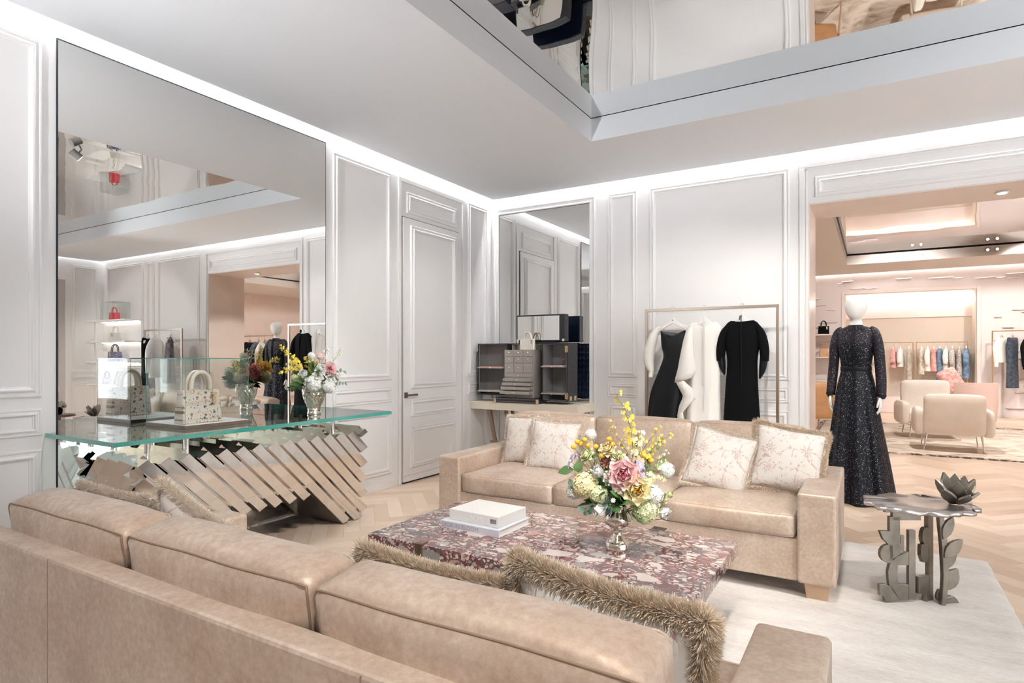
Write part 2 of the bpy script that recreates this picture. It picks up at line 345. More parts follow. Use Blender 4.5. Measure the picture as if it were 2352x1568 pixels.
M['silver'] = plain('antique_silver', (.74, .68, .60), .12, 1.0, var=.12, vs=20)
M['pewter'] = plain('patinated_pewter', (.25, .225, .19), .36, .8, var=.35, vs=7, bump=(18, .4)); M['pewterlight'] = plain('cast_aluminium', (.62, .60, .60), .28, .9, var=.15, vs=5, bump=(9, .6, (1, 3, 1)))
for k, c in dict(rosepink=(.84, .33, .38), rosepale=(.90, .60, .60), roseyellow=(.93, .62, .16), rosecream=(.94, .84, .50), whitepetal=(.93, .92, .88), greenpetal=(.78, .82, .50), button=(.86, .48, .05), orchid=(.88, .70, .10), lilac=(.45, .38, .58), coral=(.78, .36, .30), apricot=(.90, .56, .16)).items():
    M[k] = plain(k + '_petal', c, .55, sss=.0, var=.08, vs=30)
M['leaf'] = plain('green_leaf', (.10, .20, .065), .45, var=.3, vs=12); M['leafgrey'] = plain('eucalyptus_leaf', (.19, .28, .22), .55, var=.2, vs=12); M['stem'] = plain('green_stem', (.22, .32, .10), .6); M['twig'] = plain('brown_twig', (.22, .17, .07), .7)
M['cream'] = plain('cream_boucle', (.80, .73, .66), .85, var=.04, bump=(150, .4)); M['tan'] = plain('tan_leather', (.60, .34, .16), .4, var=.1); M['blushvelvet'] = plain('blush_velvet', (.74, .55, .49), .8)
M['nichewall'] = plain('champagne_panel', (.74, .65, .56), .4); M['relief'] = plain('blush_relief', (.76, .70, .69), .6)
M['denim'] = cloth('blue_denim', (.12, .22, .36), .8, .1, (14, (.25, .36, .50))); M['tweed'] = cloth('speckled_tweed', (.36, .32, .30), .9, .2, (40, (.70, .66, .62))); M['pinkprint'] = cloth('pink_print', (.80, .55, .50), .8, .1, (16, (.70, .30, .28))); M['sheer'] = cloth('grey_tulle', (.40, .37, .32), .8, .2, (12, (.62, .54, .46))); M['camo'] = cloth('beige_print_cloth', (.58, .50, .42), .8, .1, (20, (.80, .74, .66))); M['darkdenim'] = cloth('dark_denim', (.02, .035, .06), .8, .1, (18, (.06, .08, .11))); M['greyskirt'] = cloth('charcoal_skirt', (.06, .056, .052), .6)
M['red'] = plain('red_leather', (.62, .02, .03), .35); M['floralblue'] = cloth('blue_floral_leather', (.75, .72, .74), .4, 0, (50, (.10, .10, .22))); M['floralnavy'] = cloth('navy_floral_leather', (.02, .022, .05), .4, 0, (45, (.25, .25, .38))); M['floralplum'] = cloth('plum_floral_leather', (.62, .55, .58), .4, 0, (50, (.14, .06, .12))); M['whiteleather'] = plain('white_leather', (.80, .77, .73), .4, var=.08, vs=40); M['paleblue'] = plain('pale_blue_leather', (.55, .66, .74), .4)
M['darkglass'] = NT('dark_shop_glass').set(base=(.05, .06, .065), rough=.05, spec=.6).m
M['curtain'] = plain('grey_pilaster_paint', (.50, .47, .45), .6)

# ================================================================== the room
XL, YB, ZC = -4.258, 6.611, 3.348        # left wall, back wall, ceiling
XR, YF, YB2, YW = 5.64, -3.0, 7.34, 17.0   # right wall, shop front, far face of the back wall, far wall of the next room
OX0, OX1, OZ = -.553, 1.91, 2.849          # passage opening
rug_box = (-3.07, .64, .45, 5.0)
def cover(x, y):
    if rug_box[0] + .4 < x < rug_box[1] - .4 and rug_box[2] + .4 < y < rug_box[3] - .4: return True
    return x < XL - .1 or x > XR + .1 or (YB + .02 < y < YB2 - .02 and not (OX0 < x < OX1)) or (y > 10.3 and y < 13.8 and -.5 < x < 3.8)
floor = struct(MB().box(XL - .3, 9.2, YF - .3, YW + .9, -.12, -.009).build('floor', M['joint']))
L_, W_ = .60, .12
pl = MB().box(.0006, L_ - .0006, .0006, W_ - .0006, -.0085, 0).mesh('plank'); plB = pl.copy(); plB.name = 'plank_cross'
pl.materials.append(M['plankA']); plB.materials.append(M['plankB'])
cs, sn = math.cos(R(45)), math.sin(R(45))
def w2(p, q): return (p*cs - q*sn, p*sn + q*cs)
planks = []
K = int(26 / W_)
for k in range(-K, K):
    for m in range(-16, 17):
        for kind in (0, 1):
            if kind == 0: p, q, cp, cq = k*W_ + 2*m*L_, k*W_, L_/2, W_/2
            else: p, q, cp, cq = k*W_ + 2*m*L_, (k+1)*W_, W_/2, L_/2
            x, y = w2(p + cp, q + cq)
            if not (XL - .2 < x < 9.0 and YF < y < YW - .1) or cover(x, y): continue
            if y < YB2 and x > XR + .2: continue
            r_ = x*.8584 + y*.513; f_ = -x*.513 + y*.8584
            vis = f_ > .5 and abs(r_/f_) < .87 and 1.35/f_ < .56
            hid = (-2.9 < x < -.15 and 3.6 < y < 6.6) or x < -3.35 and y < 4 or (x < -.6 and YB < y) or (x < -2.7 and y < 2.4) or (-4.2 < x < -2.7 and y > 5.6)
            planks.append((0 if (vis and not hid) else 1, f_ if f_ > 0 else 99, kind, p, q))
planks.sort(key=lambda t: t[:2])
for i, (hid, f_, kind, p, q) in enumerate(planks[:300]):
    x, y = w2(p, q) if kind == 0 else w2(p + W_, q)
    link('plank', pl if kind == 0 else plB, None, floor, loc=(x, y, 0), rot=(0, 0, R(45 if kind == 0 else 135)))
for kind, mt in ((0, M['plankA']), (1, M['plankB'])):
    mb = MB()
    for hid, f_, kd, p, q in planks[300:]:
        if kd != kind: continue
        a, b = (L_, W_) if kd == 0 else (W_, L_)
        e = .0006; c = [w2(p+e, q+e), w2(p+a-e, q+e), w2(p+a-e, q+b-e), w2(p+e, q+b-e)]
        mb.add([(*t, 0) for t in c] + [(*t, -.0085) for t in c], [(0,1,2,3),(0,4,5,1),(1,5,6,2),(2,6,7,3),(3,7,4,0)])
    o = mb.build('more_planks', mt, floor); o['kind'] = 'stuff'

def PL(a, b, h): return (XL + h, a, b)
def PB(a, b, h): return (a, YB - h, b)
def PR(a, b, h): return (XR - h, a, b)
PROF = [(0, 0), (0, .010), (.006, .016), (.014, .016), (.018, .010), (.030, .013), (.040, .022), (.048, .022), (.056, .008), (.062, .006), (.064, 0)]
def frame(P, a0, a1, b0, b1, parent, prof=PROF, name='panel_moulding', mt=None, flip=False):
    rings = []
    for d, h in prof:
        rings.append([P(a0 + d, b0 + d, h), P(a1 - d, b0 + d, h), P(a1 - d, b1 - d, h), P(a0 + d, b1 - d, h)])
    n = len(rings); vs = [p for r in rings for p in r]; fs = []
    for i in range(n - 1):
        for j in range(4):
            q = (i*4 + j, i*4 + (j+1) % 4, (i+1)*4 + (j+1) % 4, (i+1)*4 + j); fs.append(q[::-1] if flip else q)
    return MB().add(vs, fs).build(name, mt or M['wall'], parent)
def tiers(P, a0, a1, parent, mt=None, flip=False, low=.148):
    frame(P, a0, a1, 1.105, 3.222, parent, mt=mt, flip=flip); frame(P, a0, a1, .878, 1.036, parent, prof=[(d*.72, h*.9) for d, h in PROF], mt=mt, flip=flip); frame(P, a0, a1, low, .797, parent, mt=mt, flip=flip)

wl = struct(MB().box(XL - .2, XL, YF, YB + .1, -.1, 3.60).build('wall_left', M['wall']))
for a0, a1 in ((-2.8, -1.5), (-1.32, .12), (.30, 1.654), (3.915, 4.698), (6.06, 6.49)): tiers(PL, a0, a1, wl)
CAS = [(0, 0), (0, .014), (.02, .02), (.032, .012), (.045, .010), (.05, 0)]
bb = struct(MB().box(XL, XL + .012, YF, 1.73, 0, .068).box(XL, XL + .012, 3.83, 4.79, 0, .068).box(XL, XL + .012, 5.99, YB, 0, .068).build('baseboard_left', M['wall'], bev=.002))
struct(MB().box(XL, XL + .018, 4.80, 4.845, 0, 3.18).box(XL, XL + .018, 5.94, 5.985, 0, 3.18).box(XL, XL + .018, 4.80, 5.985, 3.18, 3.225).build('trim_1', M['wall'], bev=.004))
frame(PL, 4.93, 5.82, 2.865, 3.09, wl, prof=[(d, h*1.1) for d, h in PROF], name='transom_moulding')
# the big mirror on the left wall
mir = thing('wall_mirror', 'tall frameless mirror on the left wall behind the glass console', 'mirror', (XL, 2.778, 0))
MB().box(.0, .012, -1.048, 1.048, .0, 3.277).build('backing', M['gap'], mir)
MB().add([(.0125, -1.042, 0), (.0125, 1.042, 0), (.0125, 1.042, 3.268), (.0125, -1.042, 3.268)], [(0, 1, 2, 3)]).build('mirror_pane', M['mirror'], mir)
# door
dr = struct(MB().box(XL, XL + .004, 4.855, 5.896, .0, 2.822).build('door_1', M['gap']))  # black sheet; its rim stands in for the shade in the gap round the leaf
MB().box(XL + .004, XL + .022, 4.864, 5.887, .018, 2.812).build('door_leaf', M['wall'], dr, bev=.002)
def PD(a, b, h): return (XL + .022 + h, a, b)
DP = [(d, h) for d, h in PROF]
for b0, b1 in ((1.0, 2.74), (.70, .888), (.158, .59)):
    frame(PD, 4.972, 5.785, b0, b1, dr, prof=[(d, h*1.25) for d, h in PROF] if b1 > 2 else [(d*.8, h) for d, h in PROF], name='door_panel_moulding')
MB().box(XL + .022, XL + .026, 4.864, 5.887, .082, .085).build('kick_plate_line', M['curtain'], dr)
hd = MB().box(XL + .022, XL + .032, 4.875, 4.925, .905, .965).box(XL + .03, XL + .07, 4.893, 4.908, .928, .943).build('handle_plate', M['bronze'], dr, bev=.002)
MB().box(XL + .058, XL + .072, 4.893, 5.045, .926, .946).build('handle_lever', M['bronze'], hd, bev=.003)
sw = tag(MB().box(XL, XL + .008, 6.28, 6.42, 1.40, 1.44).build('brass_switch_plate', M['gold'], bev=.002), 'small brass switch plate on the panel beside the door', 'switch')
sw2 = thing('socket_plate', 'pale socket plate set in the small dado panel beside the door', 'socket', (XL, 6.29, .956)); MB().box(0, .007, -.09, .09, -.035, .035).build('plate', M['deskcream'], sw2, bev=.002); MB().box(.007, .009, -.002, .002, -.03, .03).build('seam', M['bronze'], sw2)

# back wall with the passage
wb = struct(MB().box(XL - .2, OX0, YB, YB2, -.1, 3.60).box(OX1, 9.2, YB, YB2, -.1, 3.60).box(OX0, OX1, YB, YB2, OZ, 3.60).build('wall_back', M['wallb']))
for a0, a1 in ((-2.648, -2.298), (-2.151, -.722), (2.16, 3.53), (3.66, 3.92), (4.06, 5.45)): tiers(PB, a0, a1, wb, M['wallb'])
struct(MB().box(-2.80, -.66, YB - .012, YB, 0, .068).box(2.06, XR, YB - .012, YB, 0, .068).build('baseboard_back', M['wall'], bev=.002))
FR = [(0, 0), (0, .016), (.01, .022), (.022, .02), (.03, .012), (.05, .018), (.062, .024), (.072, .02), (.075, .004)]
bm = thing('wall_mirror', 'framed wall mirror behind the open trunk in the corner', 'mirror', (-3.504, YB, 0))
def PM(a, b, h): return (a, -h, b)
frame(PM, -.711, .698, .10, 3.23, bm, prof=FR, name='frame', mt=M['wall'])
MB().add([(-.640, -.004, .17), (.641, -.004, .17), (.641, -.004, 3.155), (-.640, -.004, 3.155)], [(0, 1, 2, 3)]).build('mirror_pane', M['mirror'], bm)
MB().box(-.645, -.636, -.006, 0, .17, 3.158).box(.636, .645, -.006, 0, .17, 3.158).box(-.645, .645, -.006, 0, 3.152, 3.158).build('pane_edge', M['gap'], bm)
# casing round the passage, with its transom panel
tr2 = struct(MB().box(-.63, -.585, YB - .016, YB, 0, 3.20).box(1.945, 1.99, YB - .016, YB, 0, 3.20).box(-.63, 1.99, YB - .016, YB, 3.20, 3.248).box(-.575, -.560, YB - .010, YB, 0, 3.19).box(1.92, 1.935, YB - .010, YB, 0, 3.19).box(-.575, 1.935, YB - .010, YB, 3.175, 3.19).build('trim_2', M['wall'], bev=.004))
frame(PB, -.49, 1.85, 2.90, 3.10, wb, prof=[(d, h*1.2) for d, h in PROF], name='transom_moulding', mt=M['wall'])
struct(MB().box(OX0, OX0 + .012, YB + .01, YB2, 0, OZ - .012).box(OX1 - .012, OX1, YB + .01, YB2, 0, OZ - .012).box(OX0, OX1, YB + .01, YB2, OZ - .012, OZ).build('trim_3', M['reveal']))
lw = tag(MB().lathe([(.05, 0), (.05, .012), (.036, .014)], 20, TR((1.0, 6.97, OZ - .030))).build('downlight', M['white']), 'small round downlight in the soffit of the passage', 'downlight')
MB().lathe([(.034, -.002), (.034, .001)], 20, TR((1.0, 6.97, OZ - .030))).build('lens', M['lens'], lw)
# right wall, seen only in the mirror
wr = struct(MB().box(XR, XR + .2, 5.90, YB + .1, -.1, 3.60).box(XR, XR + .2, YF, -2.8, -.1, 3.60).box(XR, XR + .2, 4.0, 4.2, -.1, 3.60).box(XR, XR + .2, 4.2, 5.90, 2.9, 3.60).box(XR, XR + .2, -2.8, 4.0, 3.1, 3.60).box(XR, XR + .2, -2.8, 4.0, -.1, .3).build('wall_right', M['wall']))
tiers(PR, 6.02, 6.50, wr, flip=True)
w2_ = struct(MB().box(XR + .05, XR + .10, -2.8, -2.74, .3, 3.1).box(XR + .05, XR + .10, 3.94, 4.0, .3, 3.1).box(XR + .05, XR + .10, -2.74, 3.94, .3, .36).box(XR + .05, XR + .10, -2.74, 3.94, 3.04, 3.1).build('added_window', M['bronze']))  # added window frame, unseen; the opening was put in to let daylight through
for y in (-.55, 1.75): MB().box(XR + .05, XR + .10, y - .03, y + .03, .36, 3.04).build('mullion', M['bronze'], w2_)
w1 = struct(MB().box(XR + .02, XR + .08, 4.2, 5.80, 0, 2.9).build('window_1', M['darkglass'])); MB().box(XR - .01, XR + .12, 5.78, 5.90, 0, 2.9).build('window_frame', M['curtain'], w1)
# wall behind the camera
sf = struct(MB().box(XL, XR + .2, YF - .2, YF, -.1, 3.6).build('wall_front', M['wall']))
def PF(a, b, h): return (a, YF + h, b)
for a0, a1 in ((-4.1, -3.0), (-2.8, -1.2), (-1.0, .6), (.8, 2.4), (2.6, 4.0), (4.2, 5.4)): tiers(PF, a0, a1, sf, flip=True)

# ceiling with its mirrored coffer and cove
CX0, CX1, CY0, CY1, ZM = -2.26, 4.75, -1.6, 5.22, 3.563
g = .075
ce = MB()
for b in ((XL + g, CX0, YF + g, YB - g), (CX1, XR - g, YF + g, YB - g), (CX0, CX1, CY1, YB - g), (CX0, CX1, YF + g, CY0)): ce.box(*b, ZC, ZM - .004)
ceil = struct(ce.build('ceiling', M['ceil']))
struct(MB().box(XL - .2, XR + .2, YF - .2, YB + .1, 3.60, 3.7).build('ceiling_slab', M['ceil']))
cm = tag(MB().add([(CX0 - .03, CY0 - .03, ZM), (CX1 + .03, CY0 - .03, ZM), (CX1 + .03, CY1 + .03, ZM), (CX0 - .03, CY1 + .03, ZM)], [(3, 2, 1, 0)]).build('ceiling_mirror', M['film']), 'large stretched mirror panel lining the recess in the ceiling above the sofas', 'mirror')
leds = struct(MB().box(XL + .012, XL + .045, YF, YB - .02, 3.52, 3.54).box(XL + .05, XR - .05, YB - .045, YB - .012, 3.52, 3.54).box(XR - .045, XR - .012, YF + .02, YB - .02, 3.52, 3.54).box(XL + .05, XR - .05, YF + .012, YF + .045, 3.52, 3.54).build('trim_4', M['led']))
for i, (p, a, e, ang) in enumerate(SPOTS):
    d = (Vector(a) - Vector(p)).normalized()
    s = tag(MB().tube([Vector(p) - d*.12, Vector(p) - d*.02], .045, 14).tube([Vector(p) - d*.06, (p[0], p[1], ZM)], .008, 6).build('ceiling_spotlight', M['white']), 'white ceiling spotlight mounted in the mirrored ceiling recess', 'spotlight', 'spotlights in the mirrored ceiling recess')
    MB().tube([Vector(p) - d*.0195, Vector(p) - d*.018], .035, 14).build('lens', M['lens'], s)

# ------------------------------------------------------------------ the next room
X2A, X2B = -3.4, 8.6
NX0, NX1, NZ = -.61, 1.99, 2.86
wf = struct(MB().box(X2A, NX0, YW, YW + .9, -.1, 3.6).box(NX1, X2B, YW, YW + .9, -.1, 3.6).box(NX0, NX1, YW, YW + .9, NZ, 3.6).build('wall_far', M['relief']))
struct(MB().box(X2A - .2, X2A, YB2, YW, -.1, 3.6).build('wall_far_left', M['pinkwall'])); struct(MB().box(X2B, X2B + .2, YB2, YW, -.1, 3.6).build('wall_far_right', M['pinkwall']))
struct(MB().box(X2A, OX0, YB2, YB2 + .01, 0, 3.5).box(OX1, X2B, YB2, YB2 + .01, 0, 3.5).box(OX0, OX1, YB2, YB2 + .01, OZ, 3.5).build('wall_passage', M['pinkwall']))
mb = MB()
for i in range(330):
    x = rnd.uniform(X2A, X2B); z = rnd.uniform(.1, 3.3); l = rnd.uniform(.12, .55)
    if NX0 - .1 < x + l and x < NX1 + .1 and z < NZ + .06: continue
    h = rnd.uniform(.012, .026); dz = rnd.uniform(-.015, .015)
    mb.add([(x, YW, z), (x + l, YW, z + dz), (x + l*.9, YW - .05, z - h + dz), (x + l*.1, YW - .05, z - h), (x + l*.9, YW, z - h*1.6 + dz), (x + l*.1, YW, z - h*1.6)], [(0, 3, 2, 1), (3, 5, 4, 2), (0, 5, 3), (1, 2, 4)])
o = mb.build('wall_relief_ridges', M['relief'], wf); o['kind'] = 'stuff'
nb = struct(MB().box(NX0, NX1, YW + .60, YW + .62, 0, NZ).box(NX0, NX0 + .02, YW + .02, YW + .6, .4, NZ).box(NX1 - .02, NX1, YW + .02, YW + .6, .4, NZ).box(NX0, NX1, YW, YW + .62, 2.84, NZ).build('wall_niche', M['nichewall']))
MB().box(NX0, NX1, YW + .56, YW + .60, 2.28, 2.62).build('header_band', M['pinkwall'], nb)
MB().box(NX0, NX1, YW - .04, YW + .6, 0, .38).build('ledge', M['pinkwall'], nb, bev=.01)
struct(MB().box(NX0 - .07, NX0, YW - .03, YW + .02, 0, NZ + .07).box(NX1, NX1 + .07, YW - .03, YW + .02, 0, NZ + .07).box(NX0, NX1, YW - .03, YW + .02, NZ, NZ + .07).build('trim_5', M['pinkwall'], bev=.006))
struct(MB().box(NX0 + .05, NX1 - .05, YW + .50, YW + .53, 2.70, 2.72).box(X2A + .05, X2B, YW - .05, YW - .02, 3.50, 3.52).build('trim_6', M['ledwarm']))
c2 = MB(); QX0, QX1, QY0, QY1 = -.5, 6.2, 8.5, 15.2
for b in ((X2A, QX0, YB2, YW - .09), (QX1, X2B, YB2, YW - .09), (QX0, QX1, QY1, YW - .09), (QX0, QX1, YB2, QY0)): c2.box(*b, ZC, ZM - .02)
struct(c2.build('ceiling_far', M['pinkceil'])); struct(MB().box(X2A - .2, X2B + .2, YB2 - .1, YW + .9, 3.60, 3.7).build('ceiling_slab_far', M['pinkceil']))
tag(MB().add([(QX0, QY0, ZM), (QX1, QY0, ZM), (QX1, QY1, ZM), (QX0, QY1, ZM)], [(3, 2, 1, 0)]).build('ceiling_mirror', M['film']), 'mirror panel in the ceiling recess of the blush room beyond the passage', 'mirror')
MB().box(QX0 - .001, QX0 + .004, QY0, QY1, ZM - .05, ZM - .005).build('gap_shade_strip', M['gap'])['kind'] = 'structure'  # black strip painted in for the shade of the gap under the mirror

# rugs
def slab_grid(x0, x1, y0, y1, z, nx, ny, amp, seed):
    vs = []; fs = []
    for j in range(ny + 1):
        for i in range(nx + 1):
            x = x0 + (x1 - x0)*i/nx; y = y0 + (y1 - y0)*j/ny; e = i in (0, nx) or j in (0, ny)
            vs.append((x + (noise.noise((x*9, y*9, 1))*.006 if e else 0), y, 0 if e else z + amp*noise.noise((x*3 + seed, y*11, 0))))
    for j in range(ny):
        for i in range(nx):
            a = j*(nx + 1) + i; fs.append((a, a + 1, a + nx + 2, a + nx + 1))
    return MB().add(vs, fs, sm=True)
tag(slab_grid(*rug_box, .014, 110, 130, .0035, 0).build('area_rug', M['rug']), 'large cream carved pile rug under the two facing sofas', 'rug')
def border_m():
    t = NT('dark_patterned_rug_border').set(rough=.95); t.base(t.ramp(t.noise(t.coord((3, 3, 3), world=True), 3, 4, .6, 1.0), [(.42, (.10, .08, .075)), (.5, (.45, .38, .32)), (.6, (.74, .68, .60))], 'CONSTANT')); return t.m
r2 = tag(slab_grid(-.9, 4.2, 9.9, 14.2, .012, 40, 40, .002, 5).build('area_rug', M['rug2']), 'beige marbled rug under the cream armchairs beyond the passage', 'rug')
MB().box(-.9, 4.2, 9.88, 9.96, 0, .015).box(-.9, 4.2, 14.14, 14.22, 0, .015).box(-.92, -.84, 9.96, 14.14, 0, .015).box(4.14, 4.22, 9.96, 14.14, 0, .015).build('border', border_m(), r2)

# ================================================================== sofas
def rcube(w, d, h, r, n=12, crown=(0, 0, 0), seed=0, wob=.0):
    pts = {}; vs = []; fs = []
    def vid(i, j, k):
        if (i, j, k) not in pts:
            x, y, z = (2*i/n - 1), (2*j/n - 1), (2*k/n - 1)
            P = Vector((x*w/2, y*d/2, z*h/2)); C = Vector((max(-w/2+r, min(w/2-r, P.x)), max(-d/2+r, min(d/2-r, P.y)), max(-h/2+r, min(h/2-r, P.z))))
            v = P - C
            Q = C + v.normalized()*r if v.length > 1e-9 else P
            Q = Q + Vector((crown[0]*x*(1-y*y)*(1-z*z), crown[1]*y*(1-x**4)*(1-z*z), crown[2]*z*(1-x**4)*(1-y*y)))
            if wob: Q = Q + Vector([wob*noise.noise(Q*4 + Vector((seed, k_*7, 0))) for k_ in range(3)])
            pts[(i, j, k)] = len(vs); vs.append(Q)
        return pts[(i, j, k)]
    for a in range(n):
        for b in range(n):
            for q in (0, n):
                F = [((q,a,b),(q,a+1,b),(q,a+1,b+1),(q,a,b+1)), ((a,q,b),(a,q,b+1),(a+1,q,b+1),(a+1,q,b)), ((a,b,q),(a+1,b,q),(a+1,b+1,q),(a,b+1,q))]
                for f in F:
                    f = f if q == n else f[::-1]
                    fs.append(tuple(vid(*t) for t in f))
    return MB().add(vs, fs, sm=True)
def rim(w, d, h, r, crown, seed, wob, axis, side, n=30):
    out = []
    for q in range(4):
        for k in range(n):
            t = 2*k/n - 1; a, b = [(t, -1), (1, t), (-t, 1), (-1, -t)][q]
            x, y, z = (a, side, b) if axis == 1 else (a, b, side)
            P = Vector((x*w/2, y*d/2, z*h/2)); C = Vector((max(-w/2+r, min(w/2-r, P.x)), max(-d/2+r, min(d/2-r, P.y)), max(-h/2+r, min(h/2-r, P.z)))); v = P - C
            Q = C + v.normalized()*r
            Q = Q + Vector((crown[0]*x*(1-y*y)*(1-z*z), crown[1]*y*(1-x**4)*(1-z*z), crown[2]*z*(1-x**4)*(1-y*y)))
            if wob: Q = Q + Vector([wob*noise.noise(Q*4 + Vector((seed, k_*7, 0))) for k_ in range(3)])
            out.append(Q)
    return out
def loop_pts(w, h, r, n=5):
    out = []
    for cx, cz, a0 in ((w/2-r, h/2-r, 0), (-w/2+r, h/2-r, 90), (-w/2+r, -h/2+r, 180), (w/2-r, -h/2+r, 270)):
        for k in range(n + 1):
            a = R(a0 + 90*k/n); out.append((cx + r*math.cos(a), cz + r*math.sin(a)))
    res = []
    for i, p in enumerate(out):
        q = out[(i+1) % len(out)]; m = max(1, int((Vector(p) - Vector(q)).length/.06))
        for k in range(m): res.append((p[0] + (q[0]-p[0])*k/m, p[1] + (q[1]-p[1])*k/m))
    return res
def sofa(label, loc, rz):
    s = thing('sofa', label, 'sofa', loc, rz, 'facing sofas')
    MB().box(-1.146, 1.146, -.488, .45, .09, .325).build('base', M['sofa'], s, .008)
    for sx in (-1, 1):
        MB().box(min(sx*1.143, sx*1.335), max(sx*1.143, sx*1.335), -.515, .515, .09, .585).build('armrest', M['sofa'], s, .016, 3)
        for sy in (-.42, .42):
            x = sx*1.24; MB().loft([[(x-.065+t, sy-.065+t, z), (x+.065-t, sy-.065+t, z), (x+.065-t, sy+.065-t, z), (x-.065+t, sy+.065-t, z)] for t, z in ((.012, 0), (0, .092))], sm=False).build('leg', M['leg'], s, .003)
    bk = MB().box(-1.24, 1.24, .432, .513, .10, .755).build('back_frame', M['sofa'], s, .010)
    for x in (-.62, .62): MB().box(x-.0012, x+.0012, .4, .5142, .1, .750).build('seam', M['piping'], bk)
    for i, x in enumerate((-.757, 0, .757)):
        q = rcube(.753, .80, .135, .022, 16, (0, .012, .034), i, .005).build('seat_cushion', M['sofa'], s, loc=(x, -.10, .392))
        for z in (-1, 1): MB().tube(rim(.753, .80, .135, .022, (0, .012, .034), i, .005, 2, z), .0030, 5, closed=True).build('piping', M['sofa'], q)
        q = rcube(.753, .165, .42, .030, 16, (.006, .038, .020), i + 5, .005).build('back_cushion', M['sofa'], s, loc=(x, .322, .648), rot=(R(-9), 0, 0))
        for y in (-1, 1): MB().tube(rim(.753, .165, .42, .030, (.006, .038, .020), i + 5, .005, 1, y), .0030, 5, closed=True).build('piping', M['piping'] if y > 0 else M['sofa'], q)
    return s
sofa('beige three seat sofa facing the camera with its back to the clothes rack', (-1.505, 4.175, .011), 0)
sofa('beige three seat sofa in the foreground seen from behind', (-1.430, 1.325, .011), R(180))

# ------------------------------------------------------------------ cushions with brush fringe
def pillow(label, loc, yaw, lean, roll, s=.215, T=.075, furm='furpale', hairs=9000, hl=.019, group='fringed toile cushions'):
    p = thing('throw_cushion', label, 'cushion', loc, 0, group)
    Mx = Matrix.Rotation(yaw, 4, 'Z') @ Matrix.Rotation(R(90) - lean, 4, 'X') @ Matrix.Rotation(roll, 4, 'Z')
    n = 18; vs = []; fs = []; idx = {}
    def pos(u, v, sg):
        e = max((1-u*u)*(1-v*v), 0)
        return Vector((s*u*(1-.08*(1-v*v)), s*v*(1-.08*(1-u*u)), sg*T*e**.42))
    for sg in (1, -1):
        for j in range(n+1):
            for i in range(n+1):
                k = (i, j) if (i in (0, n) or j in (0, n)) else (i, j, sg)
                if k not in idx: idx[k] = len(vs); vs.append(pos(2*i/n-1, 2*j/n-1, sg))
        g = lambda i, j: idx[(i, j) if (i in (0, n) or j in (0, n)) else (i, j, sg)]
        for j in range(n):
            for i in range(n):
                f = (g(i, j), g(i+1, j), g(i+1, j+1), g(i, j+1)); fs.append(f if sg > 0 else f[::-1])
    o = MB().add(vs, fs, sm=True).build('cover', M['toile'], p); o.matrix_local = Mx
    rr = random.Random(hash(label) % 9999); per = []
    for k in range(4*60):
        t = (k % 60)/30 - 1; q = k//60
        u, v = [(t, -1), (1, t), (-t, 1), (-1, -t)][q]; per.append((pos(u, v, 0), Vector((0, -1, 0)) if q == 0 else Vector((1, 0, 0)) if q == 1 else Vector((0, 1, 0)) if q == 2 else Vector((-1, 0, 0))))
    mb = MB()
    mb.tube([a for a, b in per[::4]], .009, 6, closed=True)
    for k in range(hairs):
        a, nrm = per[rr.randrange(240)]; th = rr.gauss(0, 1.15); tg = Vector((-nrm.y, nrm.x, 0))
        th = max(-2.3, min(2.3, th)); d = (nrm*math.cos(th) + Vector((0, 0, 1))*math.sin(th) + tg*rr.gauss(0, .45)).normalized(); b = a + tg*rr.uniform(-.006, .006) + d*.006
        L = hl*rr.uniform(.7, 1.15); sd = d.cross(Vector((rr.gauss(0, 1), rr.gauss(0, 1), rr.gauss(0, 1)))).normalized()*.0011
        tip = b + d*L + Vector((0, 0, rr.gauss(0, .003))); mb.add([b - sd, b + sd, tip + sd*.4, tip - sd*.4], [(0, 1, 2, 3)])
    o = mb.build('fringe', M[furm], p); o.matrix_local = Mx; o['kind'] = 'stuff'
    return p
pillow('fringed floral cushion at the far left end of the facing sofa, half covered by another', (-2.42, 4.25, .668), R(-8), R(16), R(4), .200)
pillow('fringed floral cushion in front of another at the left of the facing sofa', (-2.10, 4.13, .660), R(6), R(20), R(-3), .200)
pillow('fringed floral cushion leaning left of the mannequin side cushion on the facing sofa', (-.865, 4.09, .662), R(10), R(22), R(-14), .205)
pillow('fringed floral cushion against the right armrest of the facing sofa', (-.47, 4.20, .685), R(14), R(20), R(-10), .215, furm='furwarm', hl=.026, hairs=14000)
pillow('fur fringed cushion at the right end of the foreground sofa', (-.515, 1.28, .628), R(180 - 6), R(14), R(4), .228, .08, 'furwarm', 46000, .031)
pillow('fur fringed cushion half behind another in the middle of the foreground sofa', (-1.0, 1.29, .592), R(180 + 4), R(16), R(4), .220, .08, 'furwarm', 42000, .029)
pillow('fringed white floral cushion standing on its corner at the left of the foreground sofa', (-1.97, 1.225, .665), R(180 - 4), R(14), R(17), .205, .075, 'furpale', 16000)
pillow('fringed white floral cushion beside the left armrest of the foreground sofa', (-2.45, 1.225, .645), R(180 + 6), R(14), R(3), .205, .075, 'furpale', 14000)

